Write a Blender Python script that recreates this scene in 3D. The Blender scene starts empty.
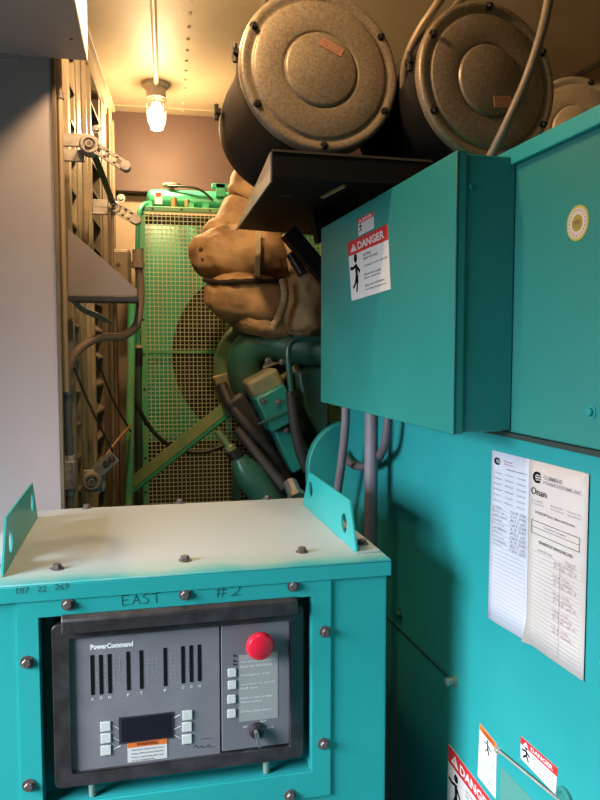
import bpy, bmesh, math, random
from mathutils import Vector, Matrix, noise
R_ = math.radians
random.seed(4)
sc = bpy.context.scene
COL = sc.collection
EYE = 1.55                       # camera height above the floor
# ------------------------------------------------------------------ camera
F = 720.0
YAW = math.atan(135/F)           # room depth axis seen at px 165
PIT = math.atan(50/F)
cam = bpy.data.cameras.new('camera'); co = bpy.data.objects.new('camera', cam); COL.objects.link(co)
cam.sensor_fit = 'VERTICAL'; cam.sensor_height = 36; cam.lens = F/800*36; cam.clip_start = .02
co.location = (0, 0, EYE)
co.rotation_euler = (math.pi/2-PIT, 0, -YAW)
sc.camera = co
RM = co.rotation_euler.to_matrix()

class Frame:
    def __init__(s, vp):         # direction whose depth axis vanishes at pixel column vp
        s.a = math.atan((300-vp)/F)-YAW
        s.R = Matrix.Rotation(s.a, 3, 'Z'); s.Ri = s.R.transposed()
    def ray(s, px, py): return s.Ri @ (RM @ Vector(((px-300)/F, (400-py)/F, -1)))
    def x(s, px, py, v): d = s.ray(px, py); return d*(v/d.x)
    def y(s, px, py, v): d = s.ray(px, py); return d*(v/d.y)
    def z(s, px, py, v): d = s.ray(px, py); return d*(v/d.z)
ROOM, GEN, CAB, LOU = Frame(165), Frame(112), Frame(135), Frame(192)

# ------------------------------------------------------------------ materials
def mat(name, col, rough=.5, metal=0, col2=None, nscale=6, nmix=(.4, .7), bump=0, bscale=60, spec=.5, coat=0, stretch=None, detail=4):
    m = bpy.data.materials.new(name); m.use_nodes = True
    nt = m.node_tree; b = nt.nodes['Principled BSDF']
    b.inputs['Base Color'].default_value = (*col, 1); b.inputs['Roughness'].default_value = rough
    b.inputs['Metallic'].default_value = metal; b.inputs['Specular IOR Level'].default_value = spec
    b.inputs['Coat Weight'].default_value = coat
    tc = nt.nodes.new('ShaderNodeTexCoord'); src = tc.outputs['Object']
    if stretch:
        mp = nt.nodes.new('ShaderNodeMapping'); mp.inputs['Scale'].default_value = stretch
        nt.links.new(src, mp.inputs[0]); src = mp.outputs[0]
    if col2:
        n = nt.nodes.new('ShaderNodeTexNoise'); n.inputs['Scale'].default_value = nscale; n.inputs['Detail'].default_value = detail
        r = nt.nodes.new('ShaderNodeValToRGB'); r.color_ramp.elements[0].position = nmix[0]; r.color_ramp.elements[1].position = nmix[1]
        r.color_ramp.elements[0].color = (*col, 1); r.color_ramp.elements[1].color = (*col2, 1)
        nt.links.new(src, n.inputs['Vector']); nt.links.new(n.outputs['Fac'], r.inputs[0]); nt.links.new(r.outputs[0], b.inputs['Base Color'])
        m['ramp'] = r.name
    if bump:
        n2 = nt.nodes.new('ShaderNodeTexNoise'); n2.inputs['Scale'].default_value = bscale; n2.inputs['Detail'].default_value = 3
        bp = nt.nodes.new('ShaderNodeBump'); bp.inputs['Strength'].default_value = bump; bp.inputs['Distance'].default_value = .01
        nt.links.new(src, n2.inputs['Vector']); nt.links.new(n2.outputs['Fac'], bp.inputs['Height']); nt.links.new(bp.outputs[0], b.inputs['Normal'])
    return m
TEAL = mat('teal_paint', (.020, .345, .345), .38, col2=(.028, .385, .385), nscale=3, bump=.02, bscale=120, spec=.4)
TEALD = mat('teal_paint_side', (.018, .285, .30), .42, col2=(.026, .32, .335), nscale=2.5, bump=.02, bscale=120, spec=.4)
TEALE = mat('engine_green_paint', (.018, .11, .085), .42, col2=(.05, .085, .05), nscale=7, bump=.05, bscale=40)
GRN = mat('radiator_green_paint', (.03, .36, .19), .35, col2=(.05, .40, .22), nscale=5, bump=.03)
GRNL = mat('worn_green_paint', (.08, .46, .22), .45, col2=(.26, .42, .18), nscale=9)
OLIVE = mat('sooty_olive_paint', (.16, .22, .10), .5, col2=(.08, .17, .09), nscale=8)
SANDY = mat('bare_casting_dusty', (.26, .21, .12), .6, col2=(.12, .17, .10), nscale=14)
DUST = mat('dusty_lid_paint', (.36, .42, .37), .5, col2=(.47, .46, .40), nscale=4, bump=.03, bscale=25, stretch=(1, 1, 1))
BLACK = mat('black_plastic', (.025, .022, .025), .42, col2=(.05, .045, .05), nscale=30, bump=.05, bscale=200)
BLKM = mat('black_painted_metal', (.012, .011, .011), .35, col2=(.022, .018, .015), nscale=8, spec=.5)
SHELF = mat('black_shelf_paint', (.007, .006, .006), .6, spec=.2)
RUBB = mat('black_rubber', (.02, .02, .022), .6)
DKGREY = mat('dark_grey_panel', (.185, .18, .205), .5, col2=(.21, .205, .23), nscale=20)
MODGR = mat('module_grey', (.165, .16, .185), .5)
PGREY = mat('label_grey', (.33, .33, .33), .55)
WHT = mat('white_button', (.62, .62, .60), .45)
INK = mat('black_ink', (.006, .006, .007), .8, spec=.1)
INKB = mat('grey_ink', (.27, .27, .31), .7)
INKL = mat('pale_rule', (.46, .46, .50), .7)
INKW = mat('white_ink', (.88, .88, .90), .6)
PENCIL = mat('faint_marker', (.02, .12, .13), .7)
MARK = mat('black_marker', (.008, .05, .05), .6)
RED = mat('red_plastic', (.68, .014, .04), .3, spec=.5)
REDL = mat('red_label', (.55, .025, .03), .5)
ORNG = mat('orange_label', (.75, .16, .03), .5)
PAPER = mat('white_label', (.66, .64, .64), .6)
PAPERC = mat('cool_white_paper', (.56, .58, .68), .8, col2=(.52, .54, .64), nscale=5)
PAPERW = mat('warm_white_paper', (.60, .545, .53), .8, col2=(.54, .49, .465), nscale=6)
PINK = mat('pinkish_tag', (.50, .24, .15), .7)
GALV = mat('galvanised_metal', (.26, .205, .145), .40, .35, col2=(.40, .325, .24), nscale=170, nmix=(.35, .65), bump=.05, bscale=300, detail=6)
GALVL = mat('light_galvanised_metal', (.50, .42, .32), .45, .1, col2=(.58, .50, .38), nscale=120)
STEEL = mat('bolt_steel', (.19, .16, .16), .45, .5, col2=(.10, .08, .07), nscale=60)
CHR = mat('bright_steel', (.5, .5, .5), .3, .9)
ALU = mat('cast_aluminium', (.46, .42, .38), .5, .25, col2=(.28, .25, .22), nscale=30, bump=.1, bscale=80)
TAN = mat('tan_painted_metal', (.33, .26, .17), .5, col2=(.25, .19, .12), nscale=6)
TAND = mat('brown_channel_metal', (.20, .15, .10), .55, col2=(.13, .10, .07), nscale=8)
SLAT = mat('louvre_slat_metal', (.17, .13, .09), .5, .1, col2=(.09, .07, .05), nscale=10)
GPAN = mat('pale_grey_sheet', (.50, .44, .46), .55, col2=(.42, .37, .39), nscale=1.5, bump=.02)
GDUCT = mat('grey_duct_sheet', (.50, .42, .42), .5, col2=(.44, .37, .37), nscale=3)
GUSS = mat('grey_gusset_paint', (.25, .21, .20), .55)
COND = mat('grey_conduit', (.23, .20, .25), .5, col2=(.17, .15, .17), nscale=10)
CONDW = mat('tan_conduit', (.36, .27, .18), .45, .3)
BRCOND = mat('brownish_flexible_conduit', (.15, .105, .08), .6, spec=.3)
BLANK = mat('tan_insulation_blanket', (.44, .29, .15), .7, col2=(.17, .095, .05), nscale=9, nmix=(.45, .75), bump=.5, bscale=22)
BLANKD = mat('scorched_insulation_blanket', (.40, .25, .12), .7, col2=(.11, .06, .03), nscale=8, nmix=(.42, .70), bump=.5, bscale=22)
STRAP = mat('pale_webbing', (.50, .40, .24), .8)
YEL = mat('yellow_sticker', (.45, .42, .06), .6)
LCD = mat('dark_display', (.01, .012, .02), .15)
# ceiling: tan sheet with blotches
CEIL = mat('warm_ceiling_sheet', (.41, .34, .235), .55, .0, col2=(.33, .26, .175), nscale=2.2, bump=.05, bscale=6)
HEAD = mat('header_sheet', (.085, .050, .040), .6, col2=(.068, .040, .033), nscale=3)
WALL = mat('wall_sheet', (.40, .31, .21), .7, col2=(.34, .26, .18), nscale=2)
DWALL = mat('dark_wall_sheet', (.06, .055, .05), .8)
FLOOR = mat('steel_floor', (.07, .07, .07), .6, col2=(.11, .10, .09), nscale=8)
def emis(name, col, s):
    m = bpy.data.materials.new(name); m.use_nodes = True; nt = m.node_tree
    nt.nodes.clear(); e = nt.nodes.new('ShaderNodeEmission'); o = nt.nodes.new('ShaderNodeOutputMaterial')
    e.inputs[0].default_value = (*col, 1); e.inputs[1].default_value = s; nt.links.new(e.outputs[0], o.inputs[0]); return m
GLOW = emis('glowing_bulb', (1, .78, .45), 20)
GLASS = bpy.data.materials.new('clear_glass'); GLASS.use_nodes = True
_b = GLASS.node_tree.nodes['Principled BSDF']; _b.inputs['Transmission Weight'].default_value = 1; _b.inputs['Roughness'].default_value = .15; _b.inputs['IOR'].default_value = 1.1
_b.inputs['Base Color'].default_value = (1, .93, .8, 1)
# dusty lid: teal shows at the worn front edge
def lid_mat(y0, y1):
    m = mat('dusty_lid_top', (.30, .37, .33), .5, bump=.03, bscale=25); nt = m.node_tree; b = nt.nodes['Principled BSDF']
    tc = nt.nodes.new('ShaderNodeTexCoord'); sx = nt.nodes.new('ShaderNodeSeparateXYZ'); nt.links.new(tc.outputs['Object'], sx.inputs[0])
    n = nt.nodes.new('ShaderNodeTexNoise'); n.inputs['Scale'].default_value = 5; n.inputs['Detail'].default_value = 5; nt.links.new(tc.outputs['Object'], n.inputs['Vector'])
    mr = nt.nodes.new('ShaderNodeMapRange'); mr.inputs[1].default_value = y0; mr.inputs[2].default_value = y1; nt.links.new(sx.outputs['Y'], mr.inputs[0])
    ad = nt.nodes.new('ShaderNodeMath'); ad.operation = 'MULTIPLY_ADD'; ad.inputs[1].default_value = .9; nt.links.new(n.outputs['Fac'], ad.inputs[0])
    sb = nt.nodes.new('ShaderNodeMath'); sb.operation = 'SUBTRACT'; sb.inputs[1].default_value = .45; nt.links.new(mr.outputs[0], sb.inputs[0]); nt.links.new(sb.outputs[0], ad.inputs[2])
    r = nt.nodes.new('ShaderNodeValToRGB'); e = r.color_ramp.elements
    e[0].position = 0; e[0].color = (.03, .36, .38, 1); e[1].position = .75; e[1].color = (.39, .46, .50, 1)
    k = e.new(.3); k.color = (.30, .43, .43, 1)
    nt.links.new(ad.outputs[0], r.inputs[0]); nt.links.new(r.outputs[0], b.inputs['Base Color']); return m

# ------------------------------------------------------------------ mesh builder
class MB:
    def __init__(s): s.bm = bmesh.new()
    def poly(s, pts):
        return s.bm.faces.new([s.bm.verts.new(p) for p in pts])
    def hexa(s, a, b):           # two matching loops joined into a closed solid
        n = len(a); va = [s.bm.verts.new(p) for p in a]; vb = [s.bm.verts.new(p) for p in b]
        s.bm.faces.new(va[::-1]); s.bm.faces.new(vb)
        for i in range(n): s.bm.faces.new([va[i], va[(i+1) % n], vb[(i+1) % n], vb[i]])
        return s
    def prism(s, pts, vec):
        vec = Vector(vec); return s.hexa([Vector(p) for p in pts], [Vector(p)+vec for p in pts])
    def box(s, x0, x1, y0, y1, z0, z1):
        return s.prism([(x0, y0, z0), (x1, y0, z0), (x1, y1, z0), (x0, y1, z0)], (0, 0, z1-z0))
    def obox(s, c, ax, ay, az):  # oriented box by half axes
        c, ax, ay, az = map(Vector, (c, ax, ay, az))
        return s.prism([c-ax-ay-az, c+ax-ay-az, c+ax+ay-az, c-ax+ay-az], az*2)
    def bar(s, p, q, w, h, up=(0, 0, 1)):
        p, q = Vector(p), Vector(q); d = (q-p).normalized(); u = Vector(up); side = d.cross(u).normalized(); u = side.cross(d).normalized()
        return s.obox((p+q)/2, side*w/2, (q-p)/2, u*h/2)
    def ring(s, c, u, v, r, n): return [s.bm.verts.new(c+u*(r*math.cos(2*math.pi*i/n))+v*(r*math.sin(2*math.pi*i/n))) for i in range(n)]
    def lathe(s, base, axis, prof, n=40):   # prof: list of (radius, distance along axis)
        base, ax = Vector(base), Vector(axis).normalized(); u = ax.orthogonal().normalized(); v = ax.cross(u)
        prev = None
        for r, t in prof:
            c = base+ax*t
            cur = [s.bm.verts.new(c)] if r < 1e-6 else s.ring(c, u, v, r, n)
            if prev:
                for i in range(n):
                    j = (i+1) % n
                    if len(prev) == 1 and len(cur) == 1: continue
                    if len(prev) == 1: s.bm.faces.new([prev[0], cur[j], cur[i]])
                    elif len(cur) == 1: s.bm.faces.new([prev[i], prev[j], cur[0]])
                    else: s.bm.faces.new([prev[i], prev[j], cur[j], cur[i]])
            prev = cur
        return s
    def cyl(s, p, q, r, r2=None, n=24):
        p, q = Vector(p), Vector(q); L = (q-p).length; r2 = r if r2 is None else r2
        return s.lathe(p, q-p, [(0, 0), (r, 0), (r2, L), (0, L)], n)
    def tube(s, pts, r, n=12, sub=8, rib=0, flat=False):
        P = [Vector(p) for p in pts]; out = []
        if len(P) == 2 or flat: out = P
        else:
            Q = [P[0]*2-P[1]]+P+[P[-1]*2-P[-2]]
            for i in range(1, len(Q)-2):
                a, b, c, d = Q[i-1:i+3]
                for k in range(sub):
                    t = k/sub
                    out.append(.5*((2*b)+(c-a)*t+(2*a-5*b+4*c-d)*t*t+(3*b-a-3*c+d)*t**3))
            out.append(P[-1])
        rings = []; u = None
        for i, p in enumerate(out):
            t = (out[min(i+1, len(out)-1)]-out[max(i-1, 0)]).normalized()
            u = t.orthogonal().normalized() if u is None else (u-t*u.dot(t)).normalized()
            rr = r(i/(len(out)-1)) if callable(r) else r
            if rib: rr *= 1+rib*(i % 2)
            rings.append(s.ring(p, u, t.cross(u), rr, n))
        for a, b in zip(rings, rings[1:]):
            for i in range(n): s.bm.faces.new([a[i], a[(i+1) % n], b[(i+1) % n], b[i]])
        s.bm.faces.new(rings[0][::-1]); s.bm.faces.new(rings[-1]); return s
    def blob(s, c, rx, ry, rz, rot=None, amp=.12, fr=6, seed=0, seg=96):
        m = bmesh.new(); bmesh.ops.create_uvsphere(m, u_segments=seg, v_segments=seg//2, radius=1)
        c = Vector(c); M = rot or Matrix.Identity(3); mp = {}
        for v in m.verts:
            q = v.co.copy(); q = Vector([math.copysign(abs(k)**.8, k) for k in q])
            p = Vector((q.x*rx, q.y*ry, q.z*rz)); k = noise.noise(p*fr+Vector((seed, 0, 0)))*amp + .35*amp*noise.noise(p*fr*2.7+Vector((seed, 3, 0))) + .5*amp*(.25-abs(noise.noise(p*fr*2.2+Vector((0, seed, 5))))) + .16*amp*noise.noise(p*fr*7)
            mp[v] = s.bm.verts.new(c+M@(p*(1+k)))
        for f in m.faces: s.bm.faces.new([mp[v] for v in f.verts])
        m.free(); return s
    def add_mesh(s, me, fn):
        vs = [s.bm.verts.new(fn(v.co)) for v in me.vertices]
        for p in me.polygons:
            try: s.bm.faces.new([vs[i] for i in p.vertices])
            except ValueError: pass
        return s

def link_mesh(name, mb, m, off, bev=0, smooth=True, normals=True, angle=35):
    bm = mb.bm
    bmesh.ops.translate(bm, verts=bm.verts, vec=-Vector(off))
    if normals: bmesh.ops.recalc_face_normals(bm, faces=bm.faces)
    me = bpy.data.meshes.new(name); bm.to_mesh(me); bm.free()
    me.materials.append(m)
    if smooth:
        me.polygons.foreach_set('use_smooth', [True]*len(me.polygons)); me.set_sharp_from_angle(angle=R_(angle))
    o = bpy.data.objects.new(name, me); COL.objects.link(o)
    if bev:
        b = o.modifiers.new('bevel', 'BEVEL'); b.width = bev; b.segments = 2; b.limit_method = 'ANGLE'; b.angle_limit = R_(40); b.harden_normals = False
    return o
def props(o, label, cat, group=None):
    o['label'] = label; o['category'] = cat
    if group: o['group'] = group
class Thing:
    def __init__(s, name, label, cat, fr, base, group=None):
        s.fr = fr; s.base = Vector(base); s.root = bpy.data.objects.new(name, None); COL.objects.link(s.root)
        s.root.empty_display_size = .05
        s.root.location = fr.R@s.base+Vector((0, 0, EYE)); s.root.rotation_euler = (0, 0, fr.a)
        props(s.root, label, cat, group)
    def part(s, name, mb, m, parent=None, bev=0, label=None, **k):
        o = link_mesh(name, mb, m, s.base, bev, **k); o.parent = parent or s.root
        if label: o['label'] = label
        return o
def single(name, label, cat, fr, base, mb, m, group=None, bev=0, **k):
    o = link_mesh(name, mb, m, base, bev, **k)
    o.location = fr.R@Vector(base)+Vector((0, 0, EYE)); o.rotation_euler = (0, 0, fr.a); props(o, label, cat, group); return o
def struct(name, mb, m, fr=ROOM, **k):
    o = link_mesh(name, mb, m, (0, 0, 0), **k); o.location = (0, 0, EYE); o.rotation_euler = (0, 0, fr.a); o['kind'] = 'structure'; return o

class Quad:                      # a sticker's face: corners top-left, top-right, bottom-right, bottom-left; n = outward
    def __init__(s, tl, tr, br, bl, n): s.c = [Vector(p) for p in (tl, tr, br, bl)]; s.n = Vector(n)
    def p(s, u, v, h=0):         # u right, v down, both 0..1
        a, b, c, d = s.c; return (a*(1-u)+b*u)*(1-v)+(d*(1-u)+c*u)*v+s.n*h
    def rect(s, mb, u0, v0, u1, v1, h0=.0, h1=.001):
        a = [s.p(u0, v0, h0), s.p(u1, v0, h0), s.p(u1, v1, h0), s.p(u0, v1, h0)]; b = [s.p(u0, v0, h1), s.p(u1, v0, h1), s.p(u1, v1, h1), s.p(u0, v1, h1)]
        mb.hexa(a, b); return mb
    def shape(s, mb, pts, h0, h1): mb.hexa([s.p(u, v, h0) for u, v in pts], [s.p(u, v, h1) for u, v in pts]); return mb
    def line(s, mb, a, b, w, h=.0012):
        a, b = s.p(*a, h), s.p(*b, h); d = (b-a).normalized(); t = d.cross(s.n).normalized()*w/2
        mb.hexa([a-t, b-t, b+t, a+t], [q+s.n*.0003 for q in (a-t, b-t, b+t, a+t)]); return mb
    def text(s, mb, txt, u0, v0, u1, v1, h=.0013, bold=0):   # fitted to the box
        cu = bpy.data.curves.new('t', 'FONT'); cu.body = txt; cu.resolution_u = 2; cu.offset = bold
        o = bpy.data.objects.new('t', cu); COL.objects.link(o); bpy.context.view_layer.update()
        me = bpy.data.meshes.new_from_object(o.evaluated_get(bpy.context.evaluated_depsgraph_get()))
        if me.vertices:
            xs = [v.co.x for v in me.vertices]; ys = [v.co.y for v in me.vertices]; x0, x1, y0, y1 = min(xs), max(xs), min(ys), max(ys)
            mb.add_mesh(me, lambda c: s.p(u0+(u1-u0)*(c.x-x0)/max(x1-x0, 1e-6), v1+(v0-v1)*(c.y-y0)/max(y1-y0, 1e-6), h))
        bpy.data.objects.remove(o); bpy.data.curves.remove(cu); bpy.data.meshes.remove(me); return mb
def hexbolt(mb, c, n, r, h=None, washer=True):
    c, n = Vector(c), Vector(n).normalized(); h = h or r*.9
    if washer: mb.lathe(c, n, [(0, 0), (r*1.45, 0), (r*1.45, r*.25), (0, r*.25)], 20)
    mb.lathe(c+n*(r*.2 if washer else 0), n, [(0, 0), (r, 0), (r, h*.8), (r*.8, h), (0, h)], 6); return mb

# ================================================================== SETTING
ZC = 1.19                                                   # ceiling above the eye
ZF = -EYE
# ceiling with ribs, seams and rivets in its own mesh
mb = MB(); mb.box(-1.6, 2.4, -1.2, 4.0, ZC, ZC+.05)
YS = ROOM.z(200, 110, ZC).y
for a, b, w in (((-1.6, YS), (2.4, YS), .012), ((.35, 1.0), (.35, YS), .01), ((1.0, 1.0), (1.0, 3.6), .012)):
    mb.bar((*a, ZC-.001), (*b, ZC-.001), w, .006)
for k in range(26):
    y = 1.2+k*.105; x = .103
    mb.lathe((x, y, ZC+.001), (0, 0, -1), [(.0075, 0), (.0065, .004), (.003, .007), (0, .008)], 10)
struct('ceiling', mb, CEIL)
# header plate hanging at the far end, far wall behind it
YH = ROOM.z(200, 116, ZC).y
ZH = ROOM.y(150, 193, YH).z
mb = MB(); mb.box(-1.6, 2.4, YH, YH+.03, ZH, ZC); mb.box(-1.6, 2.4, YH-.035, YH, ZH, ZH+.05); struct('trim_1', mb, HEAD)
struct('wall_far', MB().box(-1.6, 2.4, YH+.05, YH+.1, ZF, ZC), WALL)
struct('wall_right', MB().box(2.35, 2.4, -1.2, 4.0, ZF, ZC), WALL)
# left wall near the camera with the open doorway, and the back wall
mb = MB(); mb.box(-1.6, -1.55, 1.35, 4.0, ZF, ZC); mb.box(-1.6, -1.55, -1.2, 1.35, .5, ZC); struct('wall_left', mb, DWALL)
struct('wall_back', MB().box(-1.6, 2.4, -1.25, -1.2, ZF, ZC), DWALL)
struct('floor', MB().box(-5, 2.4, -3, 4.5, ZF-.05, ZF), FLOOR)

# ================================================================== LEFT SIDE
YP = 2.12
pr = ROOM.y(57, 300, YP).x
t = Thing('metal_partition', 'tall pale grey sheet metal panel at the left edge beside the louvres', 'partition', ROOM, (pr-.6, YP, ZF))
t.part('sheet', MB().box(-1.5, pr, YP, YP+.02, ZF, .86), GPAN, bev=.003)
t.part('edge_flange', MB().box(pr, pr+.008, YP-.004, YP+.02, ZF, .86), TAND, label='brown folded edge')
# duct underside at top left
a = ROOM.y(88, 61, YP); zd = a.z; c_ = ROOM.z(75, 0, zd)
q = c_+(c_-a)*1.6
mb = MB(); mb.prism([(-1.5, a.y, zd), (a.x, a.y, zd), (q.x, q.y, zd), (-1.5, q.y, zd)], (0, 0, .16))
t = Thing('air_duct', 'grey sheet metal duct overhanging the top left corner', 'duct', ROOM, (a.x-.4, a.y, zd))
t.part('duct_body', mb, GDUCT, bev=.003)
t.part('drip_lip', MB().box(-1.5, ROOM.y(20, 57, YP-.005).x, YP-.012, YP-.001, zd-.016, zd), GDUCT)
p = a+(q-a)*.15; t.part('rivet', MB().lathe((p.x-.03, p.y, zd), (0, 0, -1), [(.005, 0), (.004, .002), (0, .003)], 10), STEEL)

# slim conduit in front of the louvres with strap
pc = ROOM.y(64, 300, 2.16)
t = Thing('conduit_pipe', 'slim tan vertical conduit running beside the grey panel edge', 'pipe', ROOM, (pc.x, 2.16, ZF))
t.part('pipe', MB().cyl((pc.x, 2.16, -.12), (pc.x, 2.16, .84), .0085), CONDW)
z = ROOM.y(64, 95, 2.15).z
t.part('strap', MB().cyl((pc.x, 2.16, z-.008), (pc.x, 2.16, z+.008), .0115).box(pc.x-.02, pc.x+.012, 2.165, 2.172, z-.007, z+.007), STEEL)

# louvre wall
XL = LOU.x(64, 300, -.21).x
a = LOU.ray(64, 300); ylou = 2.14
XL = a.x/a.y*ylou
def LX(px, py, dx=0): return LOU.x(px, py, XL+dx)
def ly(px): return LX(px, 350).y
ZT = LX(113, 122).z; 
t = Thing('louvre_damper', 'tall tan metal louvre wall on the left with open slats', 'louvre', LOU, (XL, ly(80), ZF))
y0, y1, y2, y3, y4 = 2.31, ly(80.5), ly(93), ly(104), ly(116)
t.part('top_rail', MB().prism([(XL, 1.95, ZT+.045), (XL+.0, y4, ZT+.045), (XL, y4, ZT-.045), (XL, 1.95, ZT-.045)], (-.06, 0, 0)).box(XL-.002, XL+.016, 1.95, y4, ZT+.03, ZT+.045), TAN, bev=.002)
for (a_, b_) in ((y0, y0+.04), (y1, y2), (y3, y4)):
    mb = MB(); w = b_-a_
    mb.box(XL-.05, XL-.004, a_, b_, ZF, ZT-.02)
    if w > .1:
        mb.box(XL-.004, XL, a_+w*.12, a_+w*.38, ZF, ZT-.02); mb.box(XL-.004, XL+.01, a_+w*.55, a_+w*.62, ZF, ZT-.02); mb.box(XL-.004, XL+.01, a_+w*.9, b_, ZF, ZT-.02)
    t.part('post', mb, TAN if a_ != y3 else TAND, bev=.002)
n = 0
for ya, yb in ((y0+.04, y1), (y2, y3)):
    z = ZT-.09
    while z > -.95:
        mb = MB(); L = .062
        s = [(-.10, 0, .0), (-.004, 0, -.075), (-.001, 0, -.078), (-.001, 0, -.070), (-.096, 0, .006)]
        mb.prism([(XL+x_, ya, z+z_) for x_, _, z_ in s], (0, yb-ya, 0))
        t.part('slat', mb, SLAT); z -= .105
t.part('edge_strip', MB().box(XL+.001, XL+.006, 2.4, y3, ZT-.075, ZT-.055), TAN)
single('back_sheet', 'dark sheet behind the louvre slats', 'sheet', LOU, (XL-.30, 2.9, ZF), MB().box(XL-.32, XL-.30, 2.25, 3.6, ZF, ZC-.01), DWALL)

def actuator(px, py, dY, label, kind, flip=False):
    """crank clamp on the damper shaft, seen end on"""
    p = ROOM.y(px, py, dY); s = dY/720
    t = Thing('damper_actuator', label, 'actuator', ROOM, p, 'damper crank hubs on the louvre wall')
    if kind == 'top':
        t.part('bracket_plate', MB().box(p.x-26*s, p.x-4*s, p.y+.03, p.y+.045, p.z+1*s, p.z+13*s).box(p.x-26*s, p.x-6*s, p.y+.03, p.y+.045, p.z-13*s, p.z-2*s), ALU, bev=.001)
    elif kind == 'mid':
        t.part('bracket_plate', MB().box(p.x-23*s, p.x-6*s, p.y+.0, p.y+.02, p.z-7*s, p.z+7*s).box(p.x-23*s, p.x-6*s, p.y-.002, p.y+.0, p.z-.5*s, p.z+.5*s), ALU, bev=.001)
    else:
        t.part('bracket_plate', MB().box(p.x-9*s, p.x+11*s, p.y+.02, p.y+.05, p.z-12*s, p.z+9*s), ALU, bev=.002)
    r = 9.5*s if kind != 'mid' else 6*s
    hb = t.part('hub', MB().lathe((p.x, p.y+.03, p.z), (0, -1, 0), [(0, 0), (r, 0), (r, .035), (r*.82, .045), (r*.6, .045), (r*.6, .035), (r*.35, .035), (r*.35, .05), (r*.2, .05), (r*.2, .03), (0, .03)], 28), ALU)
    t.part('shaft', MB().cyl((p.x, p.y-.02, p.z), (p.x, p.y+.05, p.z), r*.22), STEEL, hb)
    if kind == 'bottom':
        q = Vector((p.x+17*s, p.y, p.z+17*s)); d = Vector((.75, 0, .66)); pp = p+Vector((4*s, 0, 8*s))
        t.part('crank_arm', MB().bar(pp+Vector((0, .005, 0)), pp+d*24*s+Vector((0, .005, 0)), .012, 13*s, (-.66, 0, .75)), ALU, bev=.002)
        for k in (13, 20): t.part('bolt', hexbolt(MB(), pp+d*k*s+Vector((0, -.002, 0)), (0, -1, 0), 2.4*s), STEEL)
    else:
        d = Vector((.86, 0, -.5)); w = Vector((.5, 0, .86)); pp = p+d*(r*.8)-Vector((0, .01, 0)); L = 31*s if kind == 'top' else 19*s
        mb = MB()
        for k in (-1, 1): mb.bar(pp+w*k*4*s*(.9), pp+d*L+w*k*4*s*.9, .012, 3*s, w)
        for k in (0, .33, .66, 1): mb.bar(pp+d*L*k-w*4*s, pp+d*L*k+w*4*s, .012, 2.5*s, d)
        t.part('slotted_crank_arm', mb, ALU)
        t.part('crank_pin', MB().cyl(pp+d*L+Vector((0, -.02, 0)), pp+d*L+Vector((0, .02, 0)), 4.5*s), ALU)
        mb = MB(); hexbolt(mb, p+Vector((7*s, -.01, 14*s if kind == 'top' else 8*s)), (0, -1, 0), 2.6*s); t.part('bolt', mb, CHR)
    return p
pa = actuator(89.5, 145, 2.2, 'round damper crank hub below the top of the louvre wall', 'top')
pb = actuator(114, 207, 2.75, 'smaller damper crank hub with slotted arm beside the green radiator tank', 'mid')
pcn = actuator(92, 481, 2.35, 'lowest pale damper crank hub, just above the cabinet lid', 'bottom')
# linkages
def RY(px, py, Y): return ROOM.y(px, py, Y)
single('linkage_bar', 'dark flat steel link sloping between the two upper damper cranks', 'linkage', ROOM, RY(104, 180, 2.7), MB().bar(RY(95, 156, 2.24), RY(113, 203, 2.72), .006, .02, (1, 0, .3)), BLKM)
single('linkage_rod', 'brown vertical rod hanging from the second damper crank', 'linkage', ROOM, RY(113, 240, 3.12), MB().cyl(RY(112.5, 209, 2.76), RY(112, 300, 2.76), .006), TAND)
single('control_rod', 'thin dark rod slanting down to the lowest damper crank', 'linkage', ROOM, RY(95, 410, 2.4), MB().tube([RY(73, 366, 2.3), RY(92, 410, 2.35), RY(113, 452, 2.38)], .0035), BLKM)
single('control_rod', 'thin dark rod slanting from the louvre post to the green pipe', 'linkage', ROOM, RY(112, 400, 2.9), MB().tube([RY(96, 356, 2.8), RY(113, 400, 2.85), RY(131, 432, 2.9)], .004), BLKM)
single('control_rod', 'short copper coloured rod rising to the green pipe above the lowest crank', 'linkage', ROOM, RY(120, 440, 2.6), MB().tube([RY(106, 456, 2.38), RY(117, 441, 2.5), RY(131, 425, 2.9)], .005), mat('copper_rod', (.30, .14, .06), .5, .3))

# triangular gusset with lower flange
Yg = 2.2
a, b, c_ = RY(68, 229, Yg), RY(68, 296, Yg), RY(137, 296, Yg)
t = Thing('gusset_bracket', 'grey triangular sheet metal shelf bracket on the louvre wall', 'bracket', ROOM, b)
t.part('gusset_plate', MB().prism([a, b, c_, c_+Vector((0, 0, .02))], (0, .006, 0)), GUSS, bev=.001)
t.part('flange', MB().box(b.x, c_.x+.002, Yg-.002, Yg+.10, b.z-.014, b.z), mat('dark_gusset_edge', (.035, .04, .05), .5), bev=.001, label='dark lower flange')
single('sheet_metal_strap', 'narrow tan twisted strip of metal below the gusset bracket', 'strip', ROOM, RY(90, 312, 2.3), MB().tube([RY(69, 297, 2.25), RY(82, 309, 2.28), RY(98, 316, 2.3), RY(112, 323, 2.32)], lambda t_: .006+.004*math.sin(t_*3.1), n=6), TAN)

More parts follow.
